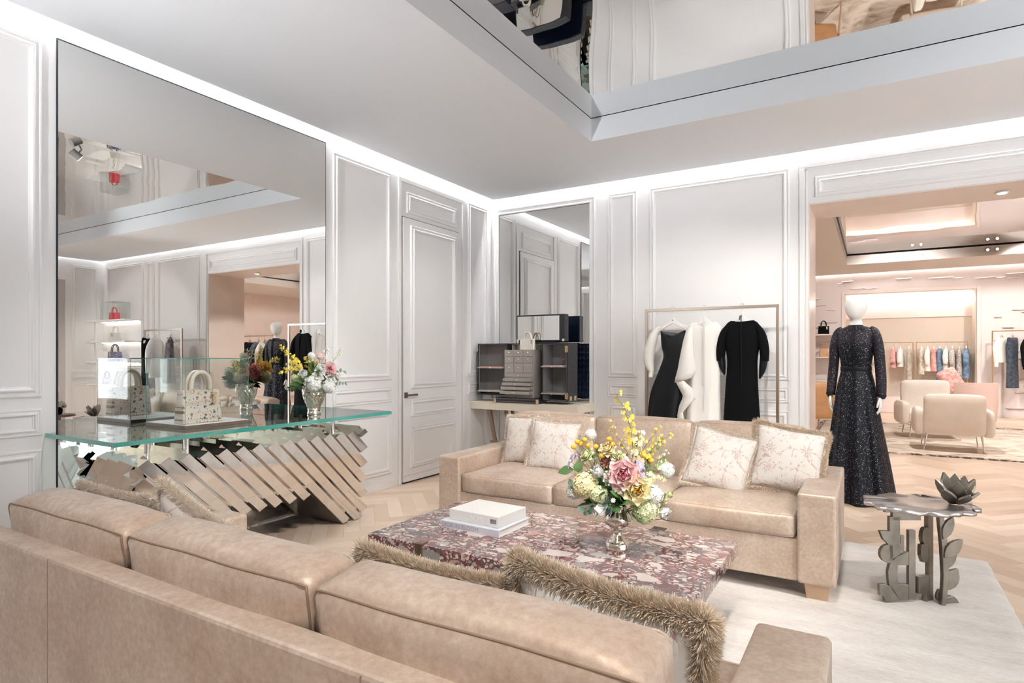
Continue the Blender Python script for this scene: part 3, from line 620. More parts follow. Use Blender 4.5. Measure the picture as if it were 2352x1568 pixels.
# ------------------------------------------------------------------ coffee table and what is on it
ct = thing('coffee_table', 'low coffee table with burgundy breccia marble top and bronze clips', 'table', (-1.458, 2.812, 0))
MB().box(-.863, .863, -.432, .432, .335, .40).build('tabletop', M['marble'], ct, .0025)
for sx in (-.513, .48):
    for sy in (-1, 1):
        y = sy*.432
        q = MB().box(sx-.022, sx+.022, min(y, y+sy*.008), max(y, y+sy*.008), .10, .404).box(sx-.022, sx+.022, min(y-sy*.05, y), max(y-sy*.05, y), .4005, .4055).build('leg', M['bronze'], ct, .0015)
        q['label'] = 'bronze leg whose clip grips the edge of the marble top'
    MB().box(sx-.022, sx+.022, -.432, .432, .02, .10).build('sled_foot', M['bronze'], ct, .002)
dish = thing('ashtray', 'small square chrome dish at the far edge of the marble table', 'dish', (-.985, 3.185, .40))
MB().box(-.045, .045, -.035, .035, 0, .006).box(-.045, .045, -.035, -.027, .006, .026).box(-.045, .045, .027, .035, .006, .026).box(-.045, -.037, -.027, .027, .006, .026).box(.037, .045, -.027, .027, .006, .026).build('tray', M['chrome'], dish, .002)
MB().box(-.036, .036, -.026, .026, .006, .009).build('lining', M['darkmetal'], dish)
bk = thing('book', 'large book with pale blue spine lying under the white box on the marble table', 'book', (-1.868, 2.832, .40), R(-2.5))
MB().box(-.197, .197, -.152, .152, 0, .004).box(-.197, .197, -.152, .152, .033, .037).box(-.197, .197, -.152, -.148, .004, .033).build('cover', M['bookblue'], bk, .001)
MB().box(-.193, .193, -.147, .147, .004, .033).build('pages', M['paper'], bk)
def letters(txt, size, mt, parent, loc, rot, name='lettering', ext=.0004, sx=1.0):
    c = bpy.data.curves.new(name, 'FONT'); c.body = txt; c.size = size; c.extrude = ext; c.align_x = 'LEFT'; c.align_y = 'CENTER'; c.materials.append(mt)
    t = bpy.data.objects.new(name, c); COL.objects.link(t); bpy.context.view_layer.update(); me = bpy.data.meshes.new_from_object(t.evaluated_get(bpy.context.evaluated_depsgraph_get())); bpy.data.objects.remove(t)
    o = bpy.data.objects.new(name, me); COL.objects.link(o); o.parent = parent; o.location = loc; o.rotation_euler = rot; o.scale = (sx, 1, 1); return o
letters('DIOR IN BLOOM', .034, M['ink'], bk, (-.188, -.1526, .0185), (R(90), 0, 0), 'spine_lettering')
bx = thing('boxed_book', 'white slipcased book with barcode lying on top of the pale blue book', 'book', (-1.862, 2.850, .437), R(-3.5))
MB().box(-.168, .168, -.135, .135, 0, .060).build('slipcase', M['book'], bx, .003)
letters('DIOR', .045, M['inkpale'], bx, (-.055, -.1356, .031), (R(90), 0, 0), 'spine_lettering', sx=1.15)
mb = MB(); x = .118
for w in (3, 1, 2, 1, 3, 1, 1, 2, 3, 1): mb.box(x, x + w*.0012, -.1358, -.1352, .020, .044); x += (w + 1.2)*.0013
mb.build('barcode', M['inkdark'], bx)

# ------------------------------------------------------------------ flowers
def petal_mesh(w, l, cup, curl, nu=8, nv=7):
    vs = []; fs = []
    for j in range(nv + 1):
        v = j/nv; pw = math.sin(math.pi*min(.12 + .62*v + .16*v*v, 1))
        for i in range(nu + 1):
            u = 2*i/nu - 1
            vs.append((u*w*pw, -cup*(1-u*u)*math.sin(math.pi*.5*min(1, v*1.4))*-1 + curl*v**3, l*v*(1-.10*u*u)))
    for j in range(nv):
        for i in range(nu): a = j*(nu+1)+i; fs.append((a, a+1, a+nu+2, a+nu+1))
    return vs, fs
def rose_rings(Rr, rings):
    out = []
    for k, (n, tilt, l, w, curl) in enumerate(rings):
        for i in range(n):
            ph = 2*math.pi*(i + .5*(k % 2) + .13*k)/n
            out.append((Matrix.Rotation(ph, 4, 'Z') @ Matrix.Translation((0, .10*Rr*k/len(rings) + .02*Rr, 0)) @ Matrix.Rotation(-tilt, 4, 'X'), w*Rr, l*Rr, .22*Rr, curl*Rr))
    return out
FULL = [(3, R(0), .92, .26, -.06), (4, R(5), .97, .36, -.03), (5, R(13), 1.0, .46, .03), (5, R(25), 1.05, .58, .12), (6, R(41), 1.1, .68, .25), (7, R(60), 1.12, .72, .38)]
CUP = [(3, R(4), 1.5, .62, -.1), (4, R(12), 1.6, .72, .0), (4, R(18), 1.6, .75, .12)]
def rose_mb(Rr, Mx, rings=FULL):
    mb = MB()
    for m, w, l, cup, curl in rose_rings(Rr, rings):
        vs, fs = petal_mesh(w, l, cup, curl); mb.add(vs, fs, Mx @ m, True)
    return mb
def floret_ball(Rr, n, Mx, rr, sz=.24):
    mb = MB()
    for i in range(n):
        y = 1 - 1.75*(i + .5)/n; a = i*2.39996; q = math.sqrt(max(0, 1 - y*y)); d = Vector((q*math.cos(a), q*math.sin(a), y))
        m = Mx @ axisM(d*Rr*rr.uniform(.82, 1.02), d, Rr*sz*rr.uniform(.8, 1.25), rr.uniform(0, 6))
        for k in range(4):
            c, s = math.cos(k*math.pi/2), math.sin(k*math.pi/2); c2, s2 = math.cos(k*math.pi/2 + .75), math.sin(k*math.pi/2 + .75); c3, s3 = math.cos(k*math.pi/2 - .75), math.sin(k*math.pi/2 - .75)
            mb.add([(0, 0, 0), (.62*c3, .62*s3, .10), (1.02*(c*.92 + s*.39), 1.02*(s*.92 - c*.39), .22), (1.18*c, 1.18*s, .16), (1.02*(c*.92 - s*.39), 1.02*(s*.92 + c*.39), .22), (.62*c2, .62*s2, .10)], [(0, 1, 2, 3), (0, 3, 4, 5)], m)
    return mb
def leaf_mb(mb, p, d, up, L, w, bend=.25):
    d = Vector(d).normalized(); s = d.cross(Vector(up)); s = s.normalized() if s.length > 1e-5 else d.orthogonal().normalized(); u = s.cross(d)
    pr = [(0, .05), (.25, .8), (.5, 1), (.75, .7), (1, .04)]; vs = []
    for t, ww in pr:
        c = Vector(p) + d*L*t - u*bend*L*t*t
        vs += [c - s*w*ww + u*w*.25*ww, c, c + s*w*ww + u*w*.25*ww]
    mb.add(vs, [(k*3+j, k*3+j+1, k*3+j+4, k*3+j+3) for k in range(4) for j in range(2)], sm=True)
def curve_pts(a, b, bend, n=8):
    a, b = Vector(a), Vector(b); o = []
    for k in range(n + 1):
        t = k/n; o.append(a.lerp(b, t) + Vector(bend)*math.sin(math.pi*t)*.5)
    return o
def orchid(mb, p, d, s):
    m = axisM(p, d, s)
    mb.add([(0,0,0),(-.55,-.1,.05),(-.75,-.65,.12),(0,-.95,.16),(.75,-.65,.12),(.55,-.1,.05)], [(0,1,2,3),(0,3,4,5)], m)
    for a in (60, 120, 200, 340): c, s_ = math.cos(R(a)), math.sin(R(a)); mb.add([(0,0,0),(c*.6-s_*.16, s_*.6+c*.16,.1),(c*.8,s_*.8,.14),(c*.6+s_*.16,s_*.6-c*.16,.1)], [(0,1,2,3)], m)
class Bouquet:
    def __init__(s, where, base, e1, e2, seed): s.where = where; s.base = Vector(base); s.e1 = Vector(e1); s.e2 = Vector(e2); s.r = random.Random(seed); s.gr = 'flowers in ' + where
    def at(s, a, b, c): return s.base + s.e1*a + s.e2*c + Vector((0, 0, b))
    def T(s, name, label, cat, p): return thing(name, label, cat, p, 0, s.gr)
    def stem(s, t, p, m='stem', r=.0022):
        b0 = s.base + Vector((s.r.uniform(-.02, .02), s.r.uniform(-.02, .02), -.05)); off = Vector(p)
        MB().tube([q - off for q in curve_pts(b0, p, (0, 0, .03), 6)], r, 5).build('stem', M[m], t)
    def dirn(s, a, b, c, dn=None): return Vector(dn).normalized() if dn else (s.e1*a*1.3 + s.e2*(c + .04) + Vector((0, 0, b*.55 + .02))).normalized()
    def rose(s, a, b, c, Rr, mt, label, rings=FULL, dn=None, parts=False, cat='rose', name='rose', inner=None):
        p = s.at(a, b, c); t = s.T(name, label, cat, p); s.stem(t, p); d = s.dirn(a, b, c, dn); Mx = axisM(-d*Rr*.7, d)
        if parts:
            rr_ = rose_rings(Rr, rings)
            for k, (m, w, l, cup, curl) in enumerate(rr_):
                vs, fs = petal_mesh(w, l, cup, curl); MB().add(vs, fs, Mx @ m, True).build('petal', M[inner] if inner and k < 7 else M[mt], t)
        else: rose_mb(Rr, Mx, rings).build('bloom', M[mt], t)
        mb = MB()
        for k in range(4): leaf_mb(mb, -d*Rr*.7, (Matrix.Rotation(k*1.57, 3, d) @ d.orthogonal()).normalized() + d*.5, d, Rr*.7, Rr*.16)
        mb.build('sepal', M['leaf'], t); return t
    def ball(s, a, b, c, Rr, mt, label, n=70, name='hydrangea', cat='hydrangea', sz=.19):
        p = s.at(a, b, c); t = s.T(name, label, cat, p); s.stem(t, p); d = s.dirn(a, b, c)
        floret_ball(Rr, n*2, axisM((0, 0, 0), d), s.r, sz).build('florets', M[mt], t); MB().sphere((0, 0, 0), Rr*.72, 10, 7).build('core', M['greenpetal'], t)
    def button(s, a, b, c, Rr, label, dark=False):
        p = s.at(a, b, c); t = s.T('button_flower', label, 'flower', p); s.stem(t, p, r=.0014); MB().sphere((0, 0, 0), Rr, 12, 8, sc=(1, 1, .85)).build('bloom', M['button'], t)
    def star(s, a, b, c, Rr, mt, label, n=6):
        p = s.at(a, b, c); t = s.T('clematis', label, 'flower', p); s.stem(t, p, r=.0014); d = s.dirn(a, b, c); mb = MB()
        for k in range(n):
            q = (Matrix.Rotation(k*2*math.pi/n, 3, d) @ d.orthogonal()).normalized(); leaf_mb(mb, (0, 0, 0), q + d*.25, d, Rr, Rr*.26)
        mb.build('petals', M[mt], t); MB().sphere(d*.004, Rr*.16, 8, 6).build('centre', M['rosecream'], t)
    def spray(s, pts, label, n=14, size=.012, mt='orchid', twig='twig', name='orchid_spray', cat='orchid'):
        P = [s.at(*q) for q in pts]; o = P[0]; t = s.T(name, label, cat, o); fine = []
        for i in range(len(P) - 1):
            for k in range(6): fine.append(P[i].lerp(P[i+1], k/6) - o)
        fine.append(P[-1] - o); MB().tube(fine, [.0022*(1 - .6*k/len(fine)) for k in range(len(fine))], 5).build('stem', M[twig], t); fl = MB(); tw = MB()
        for k in range(n):
            q = fine[int(len(fine)*(.35 + .63*k/n))]; d = Vector((s.r.gauss(0, 1), s.r.gauss(0, 1), s.r.gauss(.1, .6))).normalized(); e = q + d*s.r.uniform(.012, .035); tw.tube([q, e], .0008, 4); orchid(fl, e, (d + s.e2*1.2).normalized(), size*s.r.uniform(.7, 1.2)*(1.1 - .5*k/n))
        fl.build('blossoms', M[mt], t); tw.build('stalks', M[twig], t)
    def leaves(s, a, b, c, label, n=8, L=.05, w=.014, mt='leaf', ln=.16, dn=None):
        p1 = s.at(a, b, c); t = s.T('leaf_sprig', label, 'leaves', s.base); off = s.base; pts = [q - off for q in curve_pts(s.base + Vector((0, 0, -.04)), p1, (0, 0, .04), 10)]
        MB().tube(pts, .0016, 5).build('stem', M['stem'], t)
        for k in range(n):
            q = pts[min(10, 4 + int(7*k/n))]; d = (pts[-1] - pts[5]).normalized(); sd = d.cross(s.e2).normalized()*(1 if k % 2 else -1)
            mb = MB(); leaf_mb(mb, q, d*.7 + sd*.8 + Vector((0, 0, s.r.uniform(-.3, .2))), s.e2 + Vector((0, 0, .6)), L*s.r.uniform(.75, 1.2), w, .3); mb.build('leaf', M[mt], t)
    def foliage(s, Rr, n, label):
        t = s.T('foliage', label, 'leaves', s.base); mb = MB()
        for k in range(n):
            d = Vector((s.r.gauss(0, 1), s.r.gauss(0, 1), s.r.uniform(-.2, 1.2))).normalized(); leaf_mb(mb, d*Rr*s.r.uniform(.1, .7) + Vector((0, 0, .01)), d + Vector((0, 0, .2)), (s.r.gauss(0, 1), s.r.gauss(0, 1), 1), Rr*s.r.uniform(.4, .7), Rr*.12)
        o = mb.build('leaf_mass', M['leaf'], t); o['kind'] = 'stuff'
v1 = thing('silver_vase', 'footed silver vase holding the bouquet on the marble coffee table', 'vase', (-1.075, 2.805, .40))
MB().lathe([(.056, 0), (.058, .004), (.058, .040), (.054, .044), (.046, .046), (.046, .052), (.036, .058), (.034, .066), (.024, .074), (.021, .084), (.021, .104), (.028, .108), (.028, .112), (.045, .120), (.058, .132), (.064, .146), (.065, .158), (.058, .176), (.047, .192), (.043, .205), (.047, .218), (.055, .228), (.053, .229), (.042, .216), (.02, .14), (.004, .14)], 40, caps=False).build('bowl', M['silver'], v1)
for z, r in ((.048, .047), (.110, .029), (.150, .0652), (.156, .0655)): MB().tube([(r*math.cos(k*math.pi/16), r*math.sin(k*math.pi/16), z) for k in range(32)], .0022, 6, closed=True).build('ring', M['silver'], v1)
B = Bouquet('the silver vase on the coffee table', (-1.075, 2.805, .628), (.934, .359, 0), (.359, -.934, 0), 3)
B.foliage(.16, 90, 'dark green foliage filling the silver vase on the coffee table')
B.rose(.028, .172, .135, .068, 'rosepale', 'large pink rose at the centre of the coffee table bouquet', parts=True, inner='rosepink', dn=(.25, -.85, .35))
B.rose(.090, .100, .145, .064, 'rosecream', 'large yellow garden rose just below the pink rose on the coffee table', parts=True, inner='roseyellow', dn=(.5, -.8, .15))
B.rose(-.083, -.012, .09, .040, 'whitepetal', 'white tulip hanging to the left of the silver vase', CUP, (-.7, -.6, -.15), cat='tulip', name='tulip')
B.rose(.215, -.018, .05, .036, 'whitepetal', 'white tulip hanging to the right of the silver vase', CUP, (.75, -.3, -.45), cat='tulip', name='tulip')
B.rose(-.092, .165, .085, .036, 'whitepetal', 'white rosebud left of the large pink rose', CUP, (-.3, -.5, .7))
B.rose(-.040, .145, .10, .034, 'whitepetal', 'open white flower touching the left side of the pink rose', FULL, (-.1, -1, .3), cat='flower', name='lisianthus')
B.rose(-.158, .245, .03, .034, 'greenpetal', 'pale green ranunculus at the left of the coffee table bouquet', FULL, (-.4, -.6, .5), cat='flower', name='ranunculus')
B.rose(-.055, .280, .03, .036, 'rosecream', 'pale yellow ranunculus above the pink rose', FULL, (.0, -.6, .7), cat='flower', name='ranunculus')
B.rose(.0, .238, .05, .030, 'greenpetal', 'small greenish flower right above the pink rose', FULL, (.1, -.8, .5), cat='flower', name='ranunculus')
B.rose(.200, .048, .05, .036, 'greenpetal', 'pale green rose at the right edge of the coffee table bouquet', CUP, (.8, -.5, .25))
B.rose(.245, .060, .03, .020, 'greenpetal', 'tiny green bud at the far right of the coffee table bouquet', CUP, (.9, -.3, .3), cat='bud', name='flower_bud')
B.rose(-.06, .215, .02, .026, 'coral', 'small coral flower behind the white rosebud', FULL, (-.1, -.8, .5), cat='flower', name='carnation')
B.ball(-.150, .095, .05, .064, 'rosecream', 'cream hydrangea head at the left of the coffee table bouquet', 90)
B.ball(-.088, .060, .08, .046, 'greenpetal', 'small yellow green hydrangea above the left tulip', 70)
B.ball(.128, -.010, .07, .062, 'greenpetal', 'drooping green hydrangea right of the silver vase rim', 90)
B.ball(.165, .062, .06, .050, 'whitepetal', 'white hydrangea behind the yellow garden rose', 70)
B.ball(.232, .170, .0, .040, 'whitepetal', 'white lacy flower head at the upper right of the coffee table bouquet', 90, 'lace_flower', 'flower', .16)
B.ball(-.21, .05, .0, .040, 'whitepetal', 'white flower cluster at the far left of the coffee table bouquet', 60)
B.ball(-.13, .33, -.02, .030, 'whitepetal', 'white stock flower above the left button flowers', 50, 'stock_flower', 'flower')
for k, (a, b) in enumerate(((-.212, .276), (-.195, .300), (-.180, .288), (-.158, .312), (-.143, .283), (-.105, .277), (-.040, .318), (-.025, .292), (-.052, .262), (.128, .242), (.158, .218), (.150, .232), (-.075, .236))):
    B.button(a, b, .03 - .01*(k % 3), .0145, ['leftmost orange button flower of the coffee table bouquet', 'orange button flower second from the left, above the lilac clematis', 'orange button flower in the middle of the left cluster of five', 'highest orange button flower of the left cluster of five', 'rightmost orange button flower of the left cluster of five', 'single orange button flower left of the pale yellow ranunculus', 'upper orange button flower above the pale yellow ranunculus', 'orange button flower right of the pale yellow ranunculus', 'orange button flower just under the pale yellow ranunculus', 'highest orange button flower of the right cluster', 'lowest orange button flower of the right cluster', 'middle orange button flower of the right cluster', 'low orange button flower above the coral flower'][k])
B.star(-.225, .205, .03, .048, 'lilac', 'lilac clematis at the left of the coffee table bouquet'); B.star(-.195, .235, .02, .036, 'lilac', 'small lilac clematis beside the left button flowers')
B.star(.105, .205, .07, .036, 'lilac', 'dark lilac clematis right of the pink rose'); B.star(.118, .150, .09, .032, 'lilac', 'dark lilac clematis above the yellow garden rose')
for k, (a, b, c) in enumerate(((.0, .105, .12), (.028, .12, .12), (-.018, .125, .115), (.02, .085, .13), (-.02, .045, .13))): B.star(a, b, c, .013, 'whitepetal', 'tiny white daisy below the pink rose', 9)
B.spray([(.03, .05, 0), (.075, .25, 0), (.065, .36, 0), (.03, .47, 0), (-.012, .545, 0)], 'tallest yellow orchid spray rising above the coffee table bouquet', 26, .020)
B.spray([(.04, .05, 0), (.09, .22, 0), (.15, .31, 0), (.21, .385, -.02)], 'thin budding twig of yellow orchids leaning right', 16, .013)
B.spray([(.05, .05, 0), (.11, .22, .02), (.19, .30, .02), (.25, .345, .0)], 'lower yellow orchid twig leaning far right', 18, .013)
B.spray([(.03, .08, 0), (.05, .25, .02), (-.005, .33, .02), (-.052, .405, 0)], 'yellow orchid twig leaning left above the ranunculus', 12, .012)
B.spray([(.05, .1, 0), (.085, .22, .03), (.09, .30, .03), (.10, .35, .02)], 'dense pale yellow orchid spray behind the pink rose', 30, .020, 'rosecream')
B.spray([(.1, .05, 0), (.16, .17, .02), (.21, .22, .0), (.235, .235, 0)], 'short green stock spike at the right of the coffee table bouquet', 22, .013, 'greenpetal', 'stem', 'stock_spike', 'flower')
B.spray([(.06, .02, .03), (.15, .13, .06), (.18, .15, .05), (.20, .13, .04)], 'pale yellow spray right of the garden rose', 20, .016, 'rosecream', 'stem')
B.leaves(-.235, .185, .05, 'broad green leaves at the left of the coffee table bouquet', 5, .075, .024)
B.leaves(-.22, .085, .04, 'grey eucalyptus sprig at the far left of the coffee table bouquet', 10, .034, .015, 'leafgrey'); B.leaves(-.16, -.03, .07, 'grey eucalyptus sprig drooping left of the silver vase', 10, .034, .015, 'leafgrey')
B.leaves(.20, .30, .0, 'thin green sprig at the upper right of the coffee table bouquet', 9, .030, .007); B.leaves(-.10, .24, .0, 'green sprig among the left button flowers', 8, .045, .012); B.leaves(.02, .06, .10, 'dark green leaves right above the silver vase rim', 9, .06, .02)
B.leaves(-.06, .02, .10, 'dark leaves above the left tulip', 6, .055, .018, 'leafgrey'); B.leaves(.17, .20, .02, 'feathery green sprig below the right button flowers', 10, .05, .008)

# ================================================================== mirrored console with glass top
cn = thing('console_table', 'glass topped console on slanted mirror polished steel bars against the wall mirror', 'console', (0, 0, 0))
Y0, Y1, Zt, xf, xb = 1.90, 3.70, .735, -3.62, -4.20
dv = Vector((0, -1, 1)).normalized(); nv = Vector((0, 1, 1)).normalized()
c = 2.03; q2 = math.sqrt(2)
while c < Y1 + Zt - .02:
    # c = y + z along the bar; walk up-left
    top_y = max(c - Zt, Y0); top_z = c - top_y
    zb = .30
    if c <= 2.42: zb = 0.0
    elif c >= 3.46: zb = .0
    bot_y = min(c - zb, Y1); bot_z = c - bot_y
    if top_z - bot_z > .03:
        p0 = Vector((0, bot_y, bot_z)); p1 = Vector((0, top_y, top_z)); w = .0415
        if bot_z < .06: p0 = p0 + dv*.045
        sec = [(-w, xf - .030), (w*.36, xf), (w*.36, xf - .085), (w, xf - .085), (w, xb), (-w, xb)]
        MB().loft([[p + nv*a + Vector((x, 0, 0)) for a, x in sec] for p in (p0, p1)], sm=False).build('mirror_bar', M['chrome'], cn)
    c += .125
MB().box(xb + .03, xf - .10, Y0 + .06, Y1 - .34, .34, .62).build('core', M['chrome'], cn)  # added polished block that hides the dark inside behind the bars
for k in range(9):
    # bars wrapping the left end
    cc = -4.72 + .125*k                       # x - z = cc ... x = cc + z
    x0, x1 = max(xb, cc), min(xf - .07, cc + Zt)
    if x1 - x0 < .04: continue
    p0, p1 = Vector((x0, 0, x0 - cc)), Vector((x1, 0, x1 - cc)); pn_ = Vector((-1, 0, 1)).normalized(); w = .0415
    if p0.z < .06: p0 = p0 + Vector((.045, 0, .045))
    sec = [(-w, Y0 - .005), (w*.38, Y0 - .065), (w, Y0 - .005), (w, Y0 + .04), (-w, Y0 + .04)]
    MB().loft([[p + pn_*a + Vector((0, y, 0)) for a, y in sec] for p in (p0, p1)], sm=False).build('mirror_bar', M['chrome'], cn)
mb = MB()
for x in (-3.72, -4.10):
    for y in (1.98, 2.22, 3.42): mb = MB().cyl((x, y, .66), (x, y, .863), .017, 14); mb.build('post', M['chrome'], cn)
GT = (-4.245, -3.455, 1.67, 3.82)
MB().box(GT[0] + .004, GT[1] - .004, GT[2] + .004, GT[3] - .004, .8635, .8875).build('glass_top', M['glasstop'], cn)
e = .004
MB().box(GT[1] - e, GT[1], GT[2], GT[3], .863, .888).box(GT[0], GT[1] - e, GT[2], GT[2] + e, .863, .888).box(GT[0], GT[1] - e, GT[3] - e, GT[3], .863, .888).build('glass_edge', M['glassedge'], cn)
# display plinth, vitrine and bag
pn = thing('display_plinth', 'low square plinth with white top and dark edge under the glass case', 'plinth', (-3.925, 2.425, .888))
MB().box(-.225, .225, -.225, .225, 0, .022).build('edge', M['plinthwood'], pn, .001); MB().box(-.224, .224, -.224, .224, .022, .026).build('top', M['white'], pn)
vc = thing('glass_case', 'clear glass display case over the embroidered handbag on the console', 'display case', (-3.925, 2.425, .914))
h = .415; a = .222
for x0, x1, y0, y1, z0, z1 in ((a-.005, a, -a, a, 0, h), (-a, -a+.005, -a, a, 0, h), (-a+.005, a-.005, a-.005, a, 0, h), (-a+.005, a-.005, -a, -a+.005, 0, h), (-a, a, -a, a, h, h+.005)): MB().box(x0, x1, y0, y1, z0, z1).build('pane', M['glass'], vc)
mb = MB()
for sx in (-a, a):
    for sy in (-a, a): mb.box(sx-.0012, sx+.0012, sy-.0012, sy+.0012, 0, h+.005)
mb.box(-a, a, a-.0015, a+.0008, h+.0015, h+.0055).box(-a, a, -a-.0008, -a+.0015, h+.0015, h+.0055).box(-a-.0008, -a+.0015, -a, a, h+.0015, h+.0055).box(a-.0015, a+.0008, -a, a, h+.0015, h+.0055).build('polished_edge', M['glassedge'], vc)
def handbag(label, loc, rz, w, h, d, body, handle, metal='gold', group='top handle handbags', charm=True, hh=None, hr=None):
    b = thing('handbag', label, 'handbag', loc, rz, group); hh = hh or h*.62; hr = hr or h*.055; rings = []
    for t, kw, kd in ((0, .93, .90), (.02, 1, 1), (.5, .97, .82), (.92, .94, .58), (1, .93, .54)):
        W, D = w*kw/2, d*kd/2; r = min(W, D)*.35; ring = []
        for cx, cyy, a0 in ((W-r, D-r, 0), (-W+r, D-r, 90), (-W+r, -D+r, 180), (W-r, -D+r, 270)):
            for k in range(4): an = R(a0 + 30*k); ring.append((cyy + r*math.sin(an), cx + r*math.cos(an), h*t))
        rings.append(ring[::-1])
    MB().loft(rings, sm=False).build('body', M[body], b, .002)
    for sx in (-1, 1):
        x = sx*d*.20; pts = [(x, -w*.235, h*.92), (x, -w*.235, h*1.08)]
        pts += [(x, -w*.235*math.cos(math.pi*k/12), h*1.08 + (hh - h*.08)*math.sin(math.pi*k/12)**.8) for k in range(1, 12)] + [(x, w*.235, h*1.08), (x, w*.235, h*.92)]
        hn = MB().tube(pts, hr, 8).build('handle', M[handle], b)
        rg = MB()
        for sy in (-1, 1):
            rg.tube([(x + sx*hr*.8, sy*w*.235 + h*.055*math.cos(k*math.pi/8), h*.965 + h*.055*math.sin(k*math.pi/8)) for k in range(16)], h*.014, 6, closed=True)
        rg.build('rings', M[metal], hn)
    if charm:
        x = d*.46; ch = MB()
        for k, z in enumerate((.86, .74, .62)): ch.lathe([(h*.062, -.002), (h*.062, .002)], 14, axisM((x*(1 - .04*k) + .003, w*.27, h*z), (1, 0, .12)))
        ch.build('charm', M[metal], b)
    return b
handbag('large cream handbag embroidered with small flowers inside the glass case', (-3.815, 2.36, .914), 0, .275, .213, .125, 'floralbag', 'creamleather', hh=.118, hr=.0135)
# heart relief vase
v2 = thing('relief_vase', 'silver vase with quilted heart relief holding the bouquet on the glass console', 'vase', (-3.82, 3.32, .888))
prof = [(.050, 0), (.052, .012), (.046, .022), (.048, .05), (.062, .085), (.078, .12), (.088, .16), (.092, .20), (.094, .222), (.092, .225), (.086, .215), (.05, .1), (.004, .09)]
def rad(z):
    for (r0, z0), (r1, z1) in zip(prof[:9], prof[1:9]):
        if z0 <= z <= z1: return r0 + (r1 - r0)*(z - z0)/max(1e-6, z1 - z0)
    return .094
rings = []
for j in range(49):
    z = .225*j/48; rg = []
    for k in range(96):
        th = 2*math.pi*k/96; u = th*12/(2*math.pi); v = z/.030; da = abs(((u + v*.5) % 1) - .5)*2; db = abs(((u - v*.5) % 1) - .5)*2
        rel = min(1, 3.2*min(da, db)) if z > .04 else 1
        rg.append(((rad(z) + .005*rel - .003)*math.cos(th), (rad(z) + .005*rel - .003)*math.sin(th), z))
    rings.append(rg)
MB().loft(rings, caps=False).build('bowl', M['silver'], v2); MB().lathe(prof[8:], 40, caps=False).build('rim', M['silver'], v2)
D = Bouquet('the heart relief vase on the glass console', (-3.82, 3.32, 1.11), (.655, .756, 0), (.756, -.655, 0), 11)
D.foliage(.18, 90, 'green foliage filling the heart relief vase')
D.rose(.115, .135, .07, .058, 'rosepale', 'large pink rose on the right of the console bouquet', parts=True, inner='rosepink', dn=(.75, -.45, .35))
D.rose(-.02, .13, -.16, .062, 'apricot', 'large apricot garden rose facing the wall mirror', FULL, (-.9, -.3, .25)); D.rose(-.15, .11, -.10, .056, 'coral', 'coral rose facing the wall mirror at the left of the console bouquet', FULL, (-.8, -.5, .2)); D.rose(.10, .17, -.10, .044, 'rosepale', 'blush rose at the back of the console bouquet', FULL, (-.6, .1, .6))
for a_, b_, c_, lab in ((.03, .085, .13, 'white lisianthus at the front of the console bouquet'), (.135, .05, .11, 'white lisianthus at the lower right of the console bouquet'), (-.075, .10, .12, 'white rosebud at the left of the console bouquet'), (.06, .145, .10, 'white flower left of the pink rose in the console bouquet'), (.19, .085, .03, 'white flower at the far right of the console bouquet'), (-.03, .04, .15, 'low white flower hanging over the heart relief vase')):
    D.rose(a_, b_, c_, .042, 'whitepetal', lab, FULL if 'rosebud' not in lab else CUP, cat='flower', name='lisianthus')
D.ball(.0, .02, .12, .062, 'whitepetal', 'white hydrangea over the rim of the heart relief vase', 90); D.ball(.11, .0, .10, .055, 'whitepetal', 'white hydrangea low on the right of the console bouquet', 80); D.ball(-.12, .06, .02, .050, 'rosecream', 'cream hydrangea low on the left of the console bouquet', 70); D.ball(.0, .06, -.15, .058, 'rosecream', 'yellow hydrangea facing the wall mirror', 80)
D.ball(.05, .235, .02, .030, 'rosepale', 'blush flower cluster at the top of the console bouquet', 40, 'stock_flower', 'flower'); D.ball(-.02, .24, .02, .030, 'whitepetal', 'white stock at the top of the console bouquet', 45, 'stock_flower', 'flower')
D.spray([(-.03, .02, 0), (-.10, .15, .03), (-.15, .20, .05), (-.20, .17, .06)], 'yellow orchid spray arching left from the console bouquet', 34, .017); D.spray([(-.03, .02, 0), (-.12, .12, 0), (-.19, .14, .02), (-.24, .10, .03)], 'lower yellow orchid spray at the left of the console bouquet', 32, .017)
D.spray([(-.03, .02, -.03), (-.14, .18, -.12), (-.20, .26, -.16), (-.25, .32, -.18)], 'yellow orchid spray leaning towards the wall mirror', 34, .018); D.spray([(.0, .02, -.03), (-.04, .16, -.16), (-.05, .22, -.24), (-.06, .20, -.30)], 'yellow orchid spray pointing at the wall mirror', 28, .018)
D.spray([(.02, .02, 0), (.06, .2, .02), (.09, .27, .02), (.10, .30, .02)], 'white stock spike at the top right of the console bouquet', 20, .013, 'whitepetal', 'stem', 'stock_spike', 'flower'); D.spray([(.02, .02, 0), (.15, .2, 0), (.19, .26, 0), (.21, .30, 0)], 'thin green spike at the right of the console bouquet', 16, .011, 'greenpetal', 'stem', 'stock_spike', 'flower')
D.leaves(.235, .02, .06, 'small leaved trailing sprig at the right of the console bouquet', 14, .022, .008, 'leafgrey'); D.leaves(.22, .12, .05, 'green sprig beside the pink rose of the console bouquet', 10, .03, .010, 'leafgrey'); D.leaves(-.16, .0, .08, 'green sprig drooping left of the heart relief vase', 10, .03, .012); D.leaves(-.2, -.03, -.1, 'trailing green sprig facing the wall mirror', 12, .03, .012)

